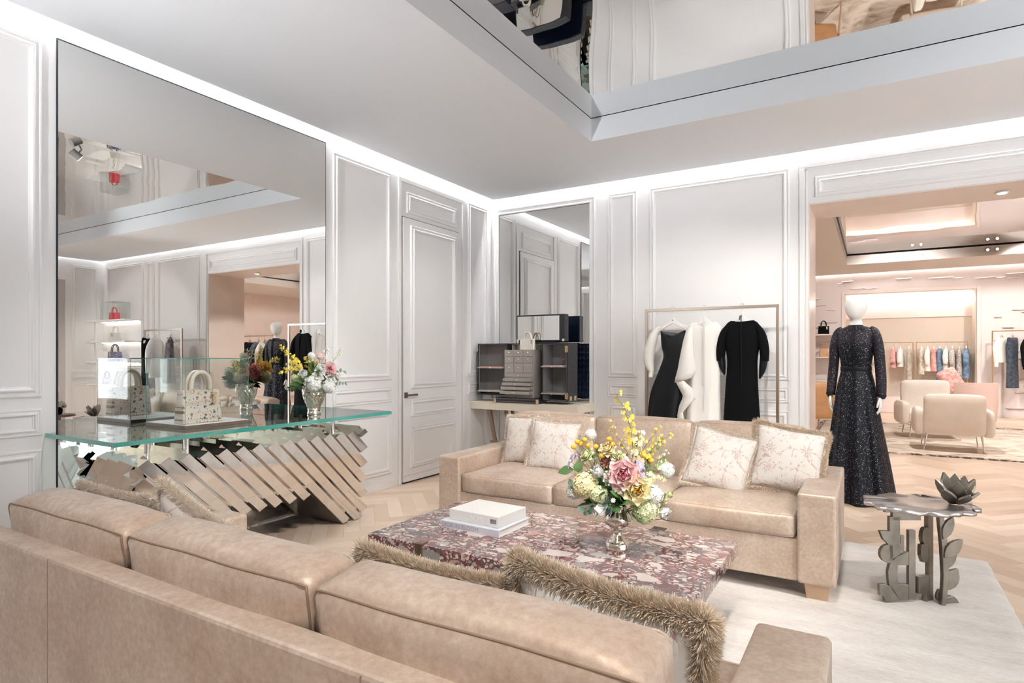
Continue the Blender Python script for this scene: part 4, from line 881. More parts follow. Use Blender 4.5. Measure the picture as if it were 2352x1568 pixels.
# ================================================================== writing desk and wardrobe trunk
dk = thing('writing_desk', 'slim parchment desk on crossed bronze legs under the corner mirror', 'desk', (-3.525, 6.318, 0))
MB().box(-.725, .725, -.230, .262, .706, .80).build('desktop', M['deskcream'], dk, .004)
for y in (-.17, .2):
    for sx in (-1, 1): MB().prism([(sx*.50, .706), (sx*.455, .706), (sx*.30, .0), (sx*.345, .0)], y, y + .025).build('leg', M['bronze'], dk)
MB().box(-.46, .46, -.166, -.15, .30, .33).build('stretcher', M['bronze'], dk)
tk = thing('wardrobe_trunk', 'open navy travelling trunk with taupe drawers standing on the desk', 'trunk', (-3.55, 6.29, .80))
def shell(x0, x1, y0, y1, z0, z1, name, t=.014, outer='blackleather', inner='taupedark'):
    s = MB().box(x0, x1, y1 - t, y1, z0, z1).box(x0, x0 + t, y0, y1 - t, z0, z1).box(x1 - t, x1, y0, y1 - t, z0, z1).box(x0 + t, x1 - t, y0, y1 - t, z0, z0 + t).box(x0 + t, x1 - t, y0, y1 - t, z1 - t, z1).build(name, M[outer], tk, .002)
    e_ = .003; MB().box(x0 + t, x1 - t, y1 - t - e_, y1 - t, z0 + t, z1 - t).box(x0 + t, x0 + t + e_, y0 + .004, y1 - t - e_, z0 + t, z1 - t).box(x1 - t - e_, x1 - t, y0 + .004, y1 - t - e_, z0 + t, z1 - t).box(x0 + t + e_, x1 - t - e_, y0 + .004, y1 - t - e_, z0 + t, z0 + t + e_).box(x0 + t + e_, x1 - t - e_, y0 + .004, y1 - t - e_, z1 - t - e_, z1 - t).build('lining', M[inner], s); return s
def shelf(p, x0, x1, y0, y1, z, tray):
    q = MB().box(x0, x1, y0, y1, z, z + .012).build('shelf', M['taupe'], p, .001); MB().box(x0 + .015, x1 - .015, y0 + .012, y1 - .02, z + .012, z + .02).build('tray', M[tray], q, .001); MB().sphere(((x0 + x1)/2, y0 - .005, z + .004), .008, 10, 6).build('knob', M['pearl'], q)
sl = shell(-.64, -.215, -.10, .12, .075, .70, 'left_wing', outer='blackleather')
shelf(sl, -.615, -.24, -.16, .09, .40, 'coral'); shelf(sl, -.615, -.24, -.16, .09, .115, 'champagne'); MB().box(-.625, -.62, -.095, .1, .09, .69).build('side_mirror', M['mirror'], sl)
sr = shell(.27, .60, -.13, .13, .03, .70, 'right_wing'); shelf(sr, .285, .565, -.19, .09, .42, 'rosepale'); shelf(sr, .285, .565, -.19, .09, .115, 'taupedark')
for z0 in (.59, .06): MB().box(.565, .599, -.136, -.130, z0, z0 + .075).build('hinge_plate', M['gold'], sr, .001)
for yy, z0 in ((-.06, .04), (.06, .04)): MB().box(.600, .604, yy - .03, yy + .03, z0, z0 + .05).build('corner_plate', M['gold'], sr, .001)
bkx = shell(-.21, .265, -.02, .12, .03, .70, 'back_case', inner='champagne')
mbq = MB()
for i in range(9):
    for j in range(9):
        for (x, y, d_) in ((.08 + .05*i, .1325, (0, 1, 0)),):
            mbq.add([(x + .08, y, .06 + .07*j), (x + .105, y, .095 + .07*j), (x + .08, y, .13 + .07*j), (x + .055, y, .095 + .07*j), (x + .08, y + .007, .095 + .07*j)], [(0, 4, 1), (1, 4, 2), (2, 4, 3), (3, 4, 0)])
mbq.build('quilting', M['navy'], sr); MB().box(.272, .598, .130, .1325, .035, .695).build('back_panel', M['navy'], sr)
# raised lid with a mirror inside
ld = MB().box(-.175, .47, .05, .16, .72, 1.04).build('lid', M['blackleather'], tk, .004)
MB().box(-.158, .405, .046, .0505, .738, 1.022).build('lid_mirror', M['mirror'], ld); MB().box(-.165, .462, .1605, .166, .73, 1.03).build('lid_panel', M['navy'], ld)
for x in (-.17, .44): MB().box(x, x + .03, .045, .05, .72, .75).build('corner_plate', M['chrome'], ld)
MB().box(-.1, .40, .0, .04, .70, .715).build('lid_hinge_rail', M['blackleather'], ld)
# drawer block on its pulled out tray
ty = MB().box(-.335, .27, -.215, .00, .0, .055).build('pull_out_tray', M['blackleather'], tk, .004)
for x in (-.336, .236): MB().box(x, x + .035, -.218, -.19, .0, .05).build('corner_plate', M['gold'], ty, .001)
for z in (.012, .043): MB().box(-.29, .23, -.2165, -.2155, z, z + .003).build('stitching', M['taupe'], ty)
db = MB().box(-.225, .17, -.15, .10, .057, .62).build('drawer_block', M['taupe'], tk, .003)
for r_ in range(3):
    for q in range(3):
        x0 = -.213 + q*.126; z0 = (.545, .468, .352)[r_]; z1 = (.612, .537, .460)[r_]
        dq = MB().box(x0, x0 + .118, -.158, -.150, z0, z1).build('drawer', M['taupe'], tk, .002); MB().sphere((x0 + .059, -.164, (z0 + z1)/2 + .008), .0095, 10, 6).build('knob', M['pearl'], dq)
for k in range(5):
    z0 = .300 - k*.0495; out = (0, .035, .05, .068, .085)[k]
    dq = MB().box(-.213 - out*.3, .160, -.158 - out, -.12, z0, z0 + .036).build('drawer', M['taupe'], tk, .002); MB().sphere((-.03 - out*.15, -.165 - out, z0 + .018), .0095, 10, 6).build('knob', M['pearl'], dq)
handbag('small champagne handbag standing on top of the trunk drawers', (-3.50, 6.215, 1.4205), R(-70), .185, .130, .095, 'champagne', 'champagne', 'chrome', hh=.075, hr=.0095)

# ================================================================== clothes racks
def rack(label, loc, w, h, mt='rackmetal', rz=0, t=.028, group='slim metal clothes racks'):
    r = thing('clothes_rack', label, 'clothes rack', loc, rz, group)
    for sx in (-1, 1): MB().box(sx*w/2 - t/2, sx*w/2 + t/2, -t/2, t/2, .012, h).build('post', M[mt], r, .002); MB().box(sx*w/2 - t/2, sx*w/2 + t/2, -.20, .20, 0, .012).build('foot', M[mt], r)
    MB().box(-w/2 + t/2, w/2 - t/2, -t/2, t/2, h - t, h).build('rail', M[mt], r, .002); return r
def hanger(label, loc, rz, w=.40, mt='white', group=None, star=False, drop=.0):
    """loc = rail point the hook hangs on"""
    g = thing('clothes_hanger', label, 'hanger', loc, rz, group or 'hangers')
    pts = [(-.018*math.cos(k*math.pi/8), 0, .004 + .016*math.sin(k*math.pi/8)) for k in range(9)] + [(.017, 0, -.012), (.004, 0, -.032), (0, 0, -.05), (0, 0, -.105)]
    MB().tube(pts, .0024, 6).build('hook', M['chrome'], g)
    up = [(-.5, -.155), (-.46, -.115), (-.25, -.075), (-.1, -.035), (-.04, -.0), (.04, 0), (.1, -.035), (.25, -.075), (.46, -.115), (.5, -.155), (.47, -.165), (.3, -.118), (.12, -.080), (0, -.060), (-.12, -.080), (-.3, -.118), (-.47, -.165)]
    MB().prism([(x*w, z - .095) for x, z in up], -.011, .011).build('shoulder_bar', M[mt], g, .004)
    if star: MB().prism([((.011 if k % 2 == 0 else .005)*math.sin(k*math.pi/5), -.122 + (.011 if k % 2 == 0 else .005)*math.cos(k*math.pi/5)) for k in range(10)], -.0125, -.0112).build('star_mark', M['ink'], g)
    return g
def ring_(cx, cyy, z, hw, hd, fold, nf, ph, n=56, dz=None, pw=.75):
    o = []
    for k in range(n):
        a = 2*math.pi*k/n; c, s_ = math.cos(a), math.sin(a); f = 1 + fold*math.sin(nf*a + ph)
        o.append((cx + hw*math.copysign(abs(c)**pw, c)*(1 + fold*.15*math.sin(nf*a)), cyy + hd*math.copysign(abs(s_)**.9, s_)*f, z + (dz(c) if dz else 0)))
    return o
def drape(rows, nf=7, seed=0, n=56, necks=None):
    rings = []; 
    for x, y, z, hw, hd, fo in smooth(rows, 5):
            rings.append(ring_(x, y, z, hw, hd, fo, nf, seed + .6*z, n, (lambda c, z0=z, top=rows[0][2], nk=necks: nk*(abs(c) - .45)*max(0, 1 - (top - z0)/.12)) if necks else None))
    return MB().loft(rings)
def limb(pts, rs, n=16, flat=.7, cuff=0):
    q = smooth([(*p, r) for p, r in zip(pts, rs)], 5) if len(pts) > 2 else [(*p, r) for p, r in zip(pts, rs)]
    return MB().tube([a[:3] for a in q], [a[3] for a in q], n, flat=flat)
def garment(name, label, cat, loc, rz, parts, group=None):
    g = thing(name, label, cat, loc, rz, group)
    for nm, mb, mt in parts: mb.build(nm, M[mt], g)
    return g
rk = rack('bronze clothes rack with three long garments behind the facing sofa', (-1.42, 6.22, 0), 1.28, 1.84)
G3 = 'hangers on the rack behind the facing sofa'
hanger('white hanger with a small star mark carrying the black and white dress', (-1.78, 6.22, 1.84), 0, .36, group=G3, star=True); hanger('white hanger carrying the ivory gown', (-1.46, 6.22, 1.84), 0, .36, group=G3); hanger('white hanger carrying the black velvet gown', (-1.10, 6.22, 1.84), 0, .36, group=G3)
# 1: black bodice with one puffed ivory sleeve
garment('evening_dress', 'long black satin dress with one puffed ivory sleeve on the rack', 'dress', (-1.78, 6.22, 0), 0, [
    ('skirt', drape([(.0, 0, 1.56, .128, .045, .0), (.015, 0, 1.46, .135, .055, .0), (.02, 0, 1.34, .118, .055, .03), (-.01, 0, 1.2, .135, .06, .06), (-.07, 0, .95, .165, .07, .10), (-.10, 0, .66, .165, .075, .12), (-.10, 0, .42, .17, .08, .14)], 6, 1, necks=.10), 'blacksatin'),
    ('sleeve', limb([(-.12, 0, 1.655), (-.175, 0, 1.61), (-.215, -.01, 1.52), (-.245, -.01, 1.40), (-.255, -.01, 1.30), (-.235, -.01, 1.22), (-.220, -.01, 1.185)], [.022, .045, .060, .066, .064, .048, .028], 18, .8), 'ivory'),
    ('cuff', limb([(-.222, -.01, 1.19), (-.235, -.01, 1.13)], [.032, .030], 14, .8), 'ivory'),
    ('strap', limb([(.13, 0, 1.56), (.15, 0, 1.64), (.10, 0, 1.67)], [.006, .006, .006], 6), 'ivory')], 'long garments on the rack behind the facing sofa')
# 2: ivory caped gown
def cape(pts0, pts1, th=.006):
    vs = [(x, y, z) for x, y, z in pts0] + [(x, y, z) for x, y, z in pts1]; n = len(pts0)
    vs2 = [(x, y + th, z) for x, y, z in vs]; fs = [(i, i+1, n+i+1, n+i) for i in range(n-1)]; m = len(vs)
    return MB().add(vs + vs2, [f for f in fs] + [tuple(i + m for i in f)[::-1] for f in fs] + [(0, n, m+n, m), (n-1, m+n-1, m+2*n-1, 2*n-1)] + [(i, m+i, m+i+1, i+1) for i in range(n-1)] + [(n+i, n+i+1, m+n+i+1, m+n+i) for i in range(n-1)], sm=True)
garment('evening_gown', 'long ivory gown with draped cape and thin ties on the rack', 'dress', (-1.46, 6.22, 0), 0, [
    ('skirt', drape([(.0, 0, 1.665, .115, .03, .0), (.0, 0, 1.60, .165, .05, .0), (.01, 0, 1.40, .150, .055, .03), (.0, 0, 1.1, .150, .065, .08), (-.01, 0, .75, .165, .07, .12), (-.01, 0, .42, .175, .08, .14)], 6, 2, necks=.05), 'ivory'),
    ('cape', cape([(-.10, -.05, 1.655), (-.10, -.065, 1.5), (-.09, -.075, 1.36), (-.06, -.08, 1.22), (-.11, -.085, 1.13), (-.19, -.08, 1.10)], [(-.165, -.04, 1.64), (-.20, -.06, 1.5), (-.225, -.07, 1.36), (-.25, -.07, 1.22), (-.275, -.075, 1.12), (-.285, -.07, 1.075)]), 'ivory'),
    ('cascade', cape([(-.19, -.075, 1.10), (-.10, -.085, 1.02), (-.07, -.08, .92), (-.13, -.075, .86), (-.20, -.07, .78), (-.17, -.06, .60)], [(-.27, -.07, 1.08), (-.23, -.06, 1.0), (-.20, -.055, .94), (-.24, -.06, .84), (-.26, -.06, .74), (-.25, -.05, .60)]), 'ivory'),
    ('tie', limb([(.0, -.06, 1.74), (.0, -.065, 1.60), (.008, -.085, 1.3), (.012, -.085, 1.06)], [.008, .008, .007, .007], 6, .3), 'ivory'), ('tie', limb([(.018, -.06, 1.70), (.018, -.07, 1.55), (.022, -.085, 1.2), (.014, -.085, .80)], [.007, .007, .006, .006], 6, .3), 'ivory')], 'long garments on the rack behind the facing sofa')
# 3: black velvet gown with wide elbow sleeves
garment('velvet_gown', 'long black velvet gown with wide elbow sleeves on the rack', 'dress', (-1.10, 6.22, 0), 0, [
    ('skirt', drape([(.0, 0, 1.685, .105, .03, .0), (.0, 0, 1.64, .155, .05, .0), (.0, 0, 1.50, .165, .06, .0), (.0, 0, 1.30, .140, .06, .03), (-.005, 0, 1.05, .150, .07, .05), (-.005, 0, .70, .17, .08, .08), (-.005, 0, .42, .18, .085, .10)], 6, 4, necks=.02), 'black'),
    ('sleeve', limb([(-.13, 0, 1.645), (-.175, 0, 1.56), (-.20, 0, 1.42), (-.205, 0, 1.30)], [.04, .065, .075, .062], 16, .6), 'black'), ('sleeve', limb([(.13, 0, 1.645), (.175, 0, 1.56), (.20, 0, 1.42), (.205, 0, 1.30)], [.04, .065, .075, .062], 16, .6), 'black'),
    ('sleeve_lining', limb([(-.20, .0, 1.34), (-.185, .0, 1.24), (-.165, .0, 1.16)], [.062, .050, .012], 14, .6), 'blacksatin'), ('sleeve_lining', limb([(.20, .0, 1.34), (.185, .0, 1.22), (.160, .0, 1.13)], [.062, .050, .012], 14, .6), 'blacksatin'),
    ('tie', limb([(.0, -.05, 1.745), (.0, -.062, 1.65), (.004, -.075, 1.4), (.006, -.075, 1.08)], [.012, .012, .010, .009], 6, .3), 'blacksatin'), ('tie', limb([(-.01, -.05, 1.74), (-.015, -.05, 1.70)], [.014, .012], 6, .3), 'blacksatin')], 'long garments on the rack behind the facing sofa')

# ================================================================== mannequin
mn = thing('mannequin', 'white egg headed mannequin in a long navy sequinned dress by the passage', 'mannequin', (-.14, 6.50, 0), R(-14))
body = MB()
def ell(z, hw, hd, cx=0, cyy=0, n=28): return [(cx + hw*math.cos(2*math.pi*k/n), cyy + hd*math.sin(2*math.pi*k/n), z) for k in range(n)]
body.loft([ell(1.20, .115, .085), ell(1.36, .128, .095), ell(1.50, .142, .095), ell(1.58, .140, .07), ell(1.615, .10, .06), ell(1.64, .055, .052), ell(1.69, .046, .047, 0, .004), ell(1.698, .048, .056, 0, -.012), ell(1.72, .064, .072, 0, -.014), ell(1.745, .077, .085, 0, -.014), ell(1.78, .088, .098, 0, -.010), ell(1.815, .0945, .106, 0, -.005), ell(1.85, .092, .104, 0, 0), ell(1.875, .080, .092, 0, 0), ell(1.893, .060, .07, 0, 0), ell(1.903, .035, .04, 0, 0), ell(1.906, .008, .01, 0, 0)])
hands = []
for sx in (-1, 1):
    arm = [(sx*.145, .0, 1.57), (sx*.175, .0, 1.45), (sx*.190, .012, 1.27), (sx*.202, .0, 1.12), (sx*.208, -.02, .985)]
    body.tube(arm, [.022, .030, .030, .028, .020], 14)
    hx, hy = sx*.208, -.024
    body.loft([[(hx + w*math.cos(2*math.pi*k/12)*.45, hy + w*math.sin(2*math.pi*k/12), z) for k in range(12)] for z, w in ((.99, .024), (.965, .030), (.93, .038), (.90, .038), (.888, .034))])
    for fi, (oy, L, r0) in enumerate(((-.028, .068, .0082), (-.009, .080, .0086), (.010, .075, .0082), (.027, .060, .0072))):
        body.tube([(hx, hy + oy, .898), (hx + sx*-.004, hy + oy*1.05, .898 - L*.45), (hx - sx*.014, hy + oy*1.05 - .004, .898 - L*.78), (hx - sx*.024, hy + oy - .006, .898 - L)], [r0, r0*.95, r0*.85, r0*.55], 8)
    body.tube([(hx, hy - .022, .965), (hx - sx*.006, hy - .044, .935), (hx - sx*.012, hy - .052, .905), (hx - sx*.018, hy - .050, .882)], [.011, .0105, .009, .006], 8)
body.build('body', M['skin'], mn)
MB().lathe([(.17, 0), (.17, .008), (.165, .010)], 36).cyl((0, .05, 0.008), (0, .05, .5), .012).build('stand', M['chrome'], mn)
rows = [(.0, 0, 1.63, .068, .062, .0), (.0, 0, 1.608, .115, .078, .0), (.0, 0, 1.57, .150, .095, .0), (.0, 0, 1.47, .152, .112, .0), (.0, 0, 1.40, .146, .116, .0), (.0, 0, 1.30, .130, .102, .0), (.0, 0, 1.235, .124, .094, .0), (.0, 0, 1.20, .128, .10, .02), (.0, 0, 1.05, .160, .13, .05), (.0, 0, .80, .195, .160, .09), (.01, 0, .40, .255, .205, .13), (.02, 0, .05, .300, .250, .16), (.02, 0, .018, .303, .252, .16)]
yoke = MB().loft([ring_(x, y, z, hw, hd, fo, 9, 1, 64, pw=.95) for x, y, z, hw, hd, fo in smooth(rows[:5], 5)[:16]]); yoke.build('yoke', M['sequinlace'], mn)
skirt = []
for x, y, z, hw, hd, fo in smooth(rows[3:], 5):
        skirt.append(ring_(x, y, z, hw, hd, fo, 9, 1, 90, pw=.95))
MB().loft(skirt).build('dress', M['sequin'], mn)
MB().loft([ring_(0, 0, z, w, d_, 0, 9, 1, 48, pw=.95) for z, w, d_ in ((1.25, .128, .099), (1.245, .130, .101), (1.215, .130, .103), (1.21, .128, .100))]).build('waistband', M['blacksatin'], mn)
for sx in (-1, 1):
    sl_ = limb([(sx*.115, .0, 1.605), (sx*.150, .0, 1.565), (sx*.180, .0, 1.45), (sx*.195, .010, 1.27), (sx*.206, .0, 1.12), (sx*.212, -.018, 1.0), (sx*.212, -.02, .985)], [.026, .042, .046, .044, .043, .039, .038], 18, 1.0).build('sleeve', M['sequinlace'], mn)
    MB().tube([(sx*.212, -.019, 1.000), (sx*.212, -.021, .978)], [.041, .040], 16).build('cuff', M['blacksatin'], sl_)
cl_ = MB()
for k in range(26):
    a_ = R(200 + 140*k/25); r0, r1 = .060, .112 + (.006 if k % 2 else 0); z1 = 1.585 + (.006 if k % 2 else 0)
    a2 = R(200 + 140*(k+1)/25); r2 = .112 + (0 if k % 2 else .006); z2 = 1.585 + (0 if k % 2 else .006)
    cl_.add([(r0*math.cos(a_), r0*math.sin(a_), 1.638), (r1*math.cos(a_)*1.12, r1*math.sin(a_)*.75 - .01, z1), (r2*math.cos(a2)*1.12, r2*math.sin(a2)*.75 - .01, z2), (r0*math.cos(a2), r0*math.sin(a2), 1.638)], [(0, 1, 2, 3)])
cl_.build('pleated_collar', M['blacksatin'], mn)
MB().tube([(.0, -.068, 1.635), (-.006, -.100, 1.56), (-.004, -.124, 1.44), (.004, -.116, 1.30), (.006, -.108, 1.22), (.006, -.125, 1.10)], .007, 6, flat=.4).tube([(.01, -.068, 1.635), (.016, -.100, 1.56), (.014, -.124, 1.44), (.012, -.116, 1.30), (.012, -.108, 1.22), (.012, -.112, 1.17)], .007, 6, flat=.4).build('neck_ribbon', M['blacksatin'], mn)

# ================================================================== sculptural side table
st = thing('side_table', 'sculptural cast metal side table with lotus flower on the cream rug', 'side table', (.265, 3.96, .014), R(30.87))
def S(px, py): return ((px - 635)/1319, (990 - py)/1319*1.085 + .002)
def poly(*p): return [S(*q) for q in p]
plate = lambda name, polys, y0, y1, mt='pewter', rz=0, off=(0, 0, 0): [MB().prism(pp, y0, y1).build(name, M[mt], st, .002, loc=off, rot=(0, 0, rz)) for pp in polys]
arc = lambda cx, cyy, r, a0, a1, n=10: [(cx + r*math.cos(R(a0 + (a1-a0)*k/n)), cyy - r*math.sin(R(a0 + (a1-a0)*k/n))) for k in range(n+1)]
plate('cut_out_plate', [poly((318, 362), (575, 372), (575, 450), (372, 450), (372, 398), (318, 398)), poly((350, 425), (425, 425), (425, 522), (350, 522)), poly((280, 520), (425, 520), (425, 605), (345, 612), (305, 575)),
    poly((425, 550), (455, 550), (455, 655), (425, 655)), poly(*arc(345, 670, 62, 60, 300)), poly((400, 600), (430, 600), (430, 670), (400, 690), (350, 720), (345, 610)), poly((487, 515), (535, 515), (535, 972), (487, 972)),
    poly((487, 655), (487, 745), (410, 745), (405, 800), (412, 872), (487, 872), (487, 975), (425, 975), (380, 930), (345, 870), (338, 790), (352, 735), (400, 690)), poly((277, 872), (320, 870), (368, 888), (412, 945), (425, 975), (320, 988), (310, 950), (280, 945))], -.012, .012, off=(0, .02, 0))
plate('centre_plate', [poly((640, 415), (700, 415), (700, 990), (655, 1000), (650, 640), (640, 600)), poly(*[(620 + 45*math.cos(R(k*30)), 560 + 60*math.sin(R(k*30))) for k in range(12)]), poly((565, 610), (645, 610), (645, 730), (590, 730), (562, 680)), poly((540, 820), (650, 820), (650, 995), (615, 995), (615, 940), (540, 930))], -.012, .012, rz=R(25), off=(.0, .04, 0))
def leafp(cx, cyy, L, W, ang):
    o = []
    for t, w in ((0, 0), (.15, .55), (.35, .95), (.55, 1), (.75, .75), (.9, .35), (1, 0), (.9, -.35), (.75, -.75), (.55, -1), (.35, -.95), (.15, -.55)):
        x, y = t*L, w*W/2; o.append((cx + x*math.cos(R(ang)) - y*math.sin(R(ang)), cyy - x*math.sin(R(ang)) - y*math.cos(R(ang))))
    return poly(*o)
for i, (cx, cyy, L, W, ang, rz) in enumerate(((690, 560, 165, 75, 62, 10), (700, 680, 175, 85, 45, -20), (715, 760, 160, 80, 52, 20), (720, 900, 170, 105, 58, -10), (735, 960, 120, 70, -20, 15), (700, 920, 170, 80, -68, 0))):
    if i == 5: cyy -= 20; L = 105
    MB().prism(leafp(cx, cyy, L, W, ang), -.010, .010).build('leaf_plate', M['pewter'], st, .003, loc=(0, -.03 + .008*i, 0), rot=(0, 0, R(rz)*.3))
MB().prism(poly((668, 415), (705, 415), (735, 640), (742, 800), (720, 990), (690, 990), (700, 800), (690, 620)), -.014, .014).build('stalk', M['pewter'], st, .003, loc=(0, -.015, 0))
tp = []
for k in range(120):
    a_ = 2*math.pi*k/120; rr_ = 1 + .035*math.sin(11*a_ + .7) + .03*math.sin(17*a_) + .02*math.sin(27*a_ + 1)
    tp.append((-.045 + .275*rr_*math.cos(a_), .02 + .225*rr_*math.sin(a_)))
mb = MB(); n_ = len(tp)
top_v = [(x, y, .538 + .005*math.sin(9*math.atan2(y, x + .06))) for x, y in tp]; bot_v = [(x, y, .520) for x, y in tp]
hol = [(.165 + .055*math.cos(2*math.pi*k/n_), .03 + .05*math.sin(2*math.pi*k/n_)) for k in range(n_)]
mid = [((x + hx_)/2, (y + hy_)/2) for (x, y), (hx_, hy_) in zip(tp, hol)]
mb.loft([[(x, y, .520) for x, y in hol], bot_v, top_v, [(x, y, .534) for x, y in mid], [(x, y, .534) for x, y in hol]], closed=True)
mb.build('tabletop', M['pewterlight'], st)
lt = MB().cyl((.125, .02, .534), (.125, .02, .60), .012).build('lotus_stalk', M['pewter'], st)
for k, (ang, L, W, tilt) in enumerate(((-120, .150, .085, 28), (-60, .155, .088, 24), (-5, .150, .085, 30), (55, .155, .085, 18), (110, .160, .088, 14), (175, .150, .085, 30), (-150, .125, .075, 46), (-90, .105, .070, 52), (20, .150, .08, 20), (-35, .105, .066, 50))):
    mb = MB().prism([(w*W/2, t*L) for t, w in ((0, .25), (.25, .85), (.5, 1), (.75, .7), (1, 0), (.75, -.7), (.5, -1), (.25, -.85), (0, -.25))], -.007, .007)
    o = mb.build('lotus_petal', M['pewter'], st, .003); o.matrix_local = Matrix.Translation((.14, .01, .542)) @ Matrix.Rotation(R(ang + 90), 4, 'Z') @ Matrix.Translation((0, -.025, 0)) @ Matrix.Rotation(R(tilt), 4, 'X')

# ================================================================== right part of the room, seen in the wall mirror
for i, (z, w) in enumerate(((2.08, 'top'), (1.65, 'second'), (1.235, 'third'), (.77, 'lowest'))):
    sh = thing('wall_shelf', w + ' white corner shelf reflected in the wall mirror', 'shelf', (4.85, YB, z), 0, 'corner shelves')
    MB().box(-.75, .78, -.34, 0, -.024, 0).build('board', M['white'], sh, .004); MB().box(-.70, .72, -.06, -.04, -.032, -.024).build('light_strip', M['ledwarm'], sh)
for lab, x, z, w, h, bd, hn in (('red handbag under glass on the top corner shelf', 4.78, 2.08, .19, .15, 'red', 'red'), ('white handbag on the second corner shelf', 4.74, 1.65, .21, .17, 'whiteleather', 'whiteleather'), ('navy floral handbag on the third corner shelf', 4.76, 1.235, .25, .20, 'floralnavy', 'black'), ('small blue floral handbag on the lowest corner shelf', 5.08, .77, .17, .15, 'floralblue', 'navy'), ('small plum floral handbag on the lowest corner shelf', 4.62, .77, .17, .15, 'floralplum', 'navy')):
    handbag(lab, (x, 6.42, z), R(-128), w, h, w*.5, bd, hn, hh=h*.72, hr=.007, group='handbags on the corner shelves')
gc = thing('glass_case', 'small glass case over the red handbag on the top corner shelf', 'display case', (4.78, 6.43, 2.08))
for x0, x1, y0, y1, z0, z1 in ((-.28, .28, -.15, -.146, 0, .36), (-.28, .28, .146, .15, 0, .36), (-.28, -.276, -.146, .146, 0, .36), (.276, .28, -.146, .146, 0, .36), (-.28, .28, -.15, .15, .36, .364)): MB().box(x0, x1, y0, y1, z0, z1).build('pane', M['glass'], gc)
rack('bronze clothes rack with separates reflected in the wall mirror', (2.675, 6.22, 0), 1.21, 1.84)
GM = 'garments on the rack reflected in the wall mirror'; GH = 'hangers on the rack reflected in the wall mirror'
for x, lab in ((3.16, 'white hanger carrying the black sleeveless dress'), (2.90, 'white hanger carrying the white shirt'), (2.42, 'white hanger carrying the lace top and grey skirt')): hanger(lab, (x, 6.22, 1.84), R(50), .38, group=GH)
def top_(hw, z0, z1, mt, sleeves=0, nk=.05): 
    p = [('torso', drape([(0, 0, z1, hw*.62, .035, 0), (0, 0, z1 - .06, hw*.95, .05, 0), (0, 0, (z0 + z1)/2, hw*.9, .06, .05), (0, 0, z0, hw, .07, .1)], 6, z1, 40, nk), mt)]
    for sx in (-1, 1):
        if sleeves: p.append(('sleeve', limb([(sx*hw*.75, 0, z1 - .03), (sx*hw*1.15, 0, z1 - .16), (sx*hw*1.3, -.01, z1 - .30), (sx*hw*1.25, -.02, z1 - sleeves)], [.04, .055, .05, .035], 12), mt))
    return p
garment('sleeveless_dress', 'black sleeveless dress on the rack reflected in the wall mirror', 'dress', (3.16, 6.22, 0), R(60), top_(.19, .55, 1.66, 'black'), GM)
garment('shirt', 'white shirt on the rack reflected in the wall mirror', 'shirt', (2.90, 6.22, 0), R(50), top_(.24, .95, 1.66, 'whitecotton', .62), GM)
garment('lace_blouse', 'black lace sleeveless top on the rack reflected in the wall mirror', 'top', (2.42, 6.2, 0), R(20), top_(.17, 1.25, 1.66, 'lace'), GM)
garment('skirt', 'short charcoal skirt hanging below the black lace top', 'skirt', (2.42, 6.2, 0), R(20), [('skirt', drape([(0, 0, 1.26, .15, .075, 0), (0, 0, 1.15, .19, .085, .03), (0, 0, .86, .235, .1, .06)], 5, 1, 40), 'greyskirt')], GM)
lt_ = thing('side_table', 'low dark side table with white flowers reflected at the edge of the wall mirror', 'side table', (2.5, 4.5, 0)); MB().lathe([(.22, .40), (.22, .43), (.215, .432)], 30).build('tabletop', M['darkmetal'], lt_, .002); MB().cyl((0, 0, 0), (0, 0, .40), .03).build('leg', M['darkmetal'], lt_); MB().lathe([(.16, 0), (.16, .012), (.03, .02)], 30).build('foot', M['darkmetal'], lt_)
gv = tag(MB().lathe([(.035, 0), (.05, .02), (.055, .08), (.04, .11), (.038, .112), (.03, .1), (.004, .02)], 24, TR((2.5, 4.5, .432)), False).build('black_vase', M['black']), 'small black vase of white flowers on the dark side table', 'vase')
E3 = Bouquet('the small black vase', (2.5, 4.5, .54), (1, 0, 0), (0, -1, 0), 21); E3.foliage(.10, 40, 'green foliage in the small black vase')
for k, (a_, b_, c_) in enumerate(((0, .10, .03), (-.07, .07, .03), (.07, .06, .02), (.02, .05, .08), (-.03, .05, -.07))): E3.rose(a_, b_, c_, .045, 'whitepetal', 'white flower in the small black vase', FULL, cat='flower', name='lisianthus')
rack('clothes rack with dark garments in the far room, reflected in the wall mirror', (4.2, 9.3, 0), 1.5, 1.84)
for k, (x, mt, z0, lab) in enumerate(((3.62, 'black', .9, 'black jacket'), (3.90, 'whitecotton', 1.0, 'white top'), (4.12, 'darkdenim', .8, 'dark coat'), (4.45, 'black', .9, 'black coat'), (4.75, 'ivory', .7, 'cream dress'))):
    hanger('wooden hanger carrying the %s on the rack in the far room' % lab, (x, 9.3, 1.84), R(78), .38, 'leg', 'wooden hangers on the rack in the far room'); garment('hanging_garment', lab + ' on the rack in the far room seen only in the wall mirror', 'garment', (x, 9.3, 0), R(78), top_(.2, z0, 1.66, mt, .5), 'dark garments on the rack in the far room')

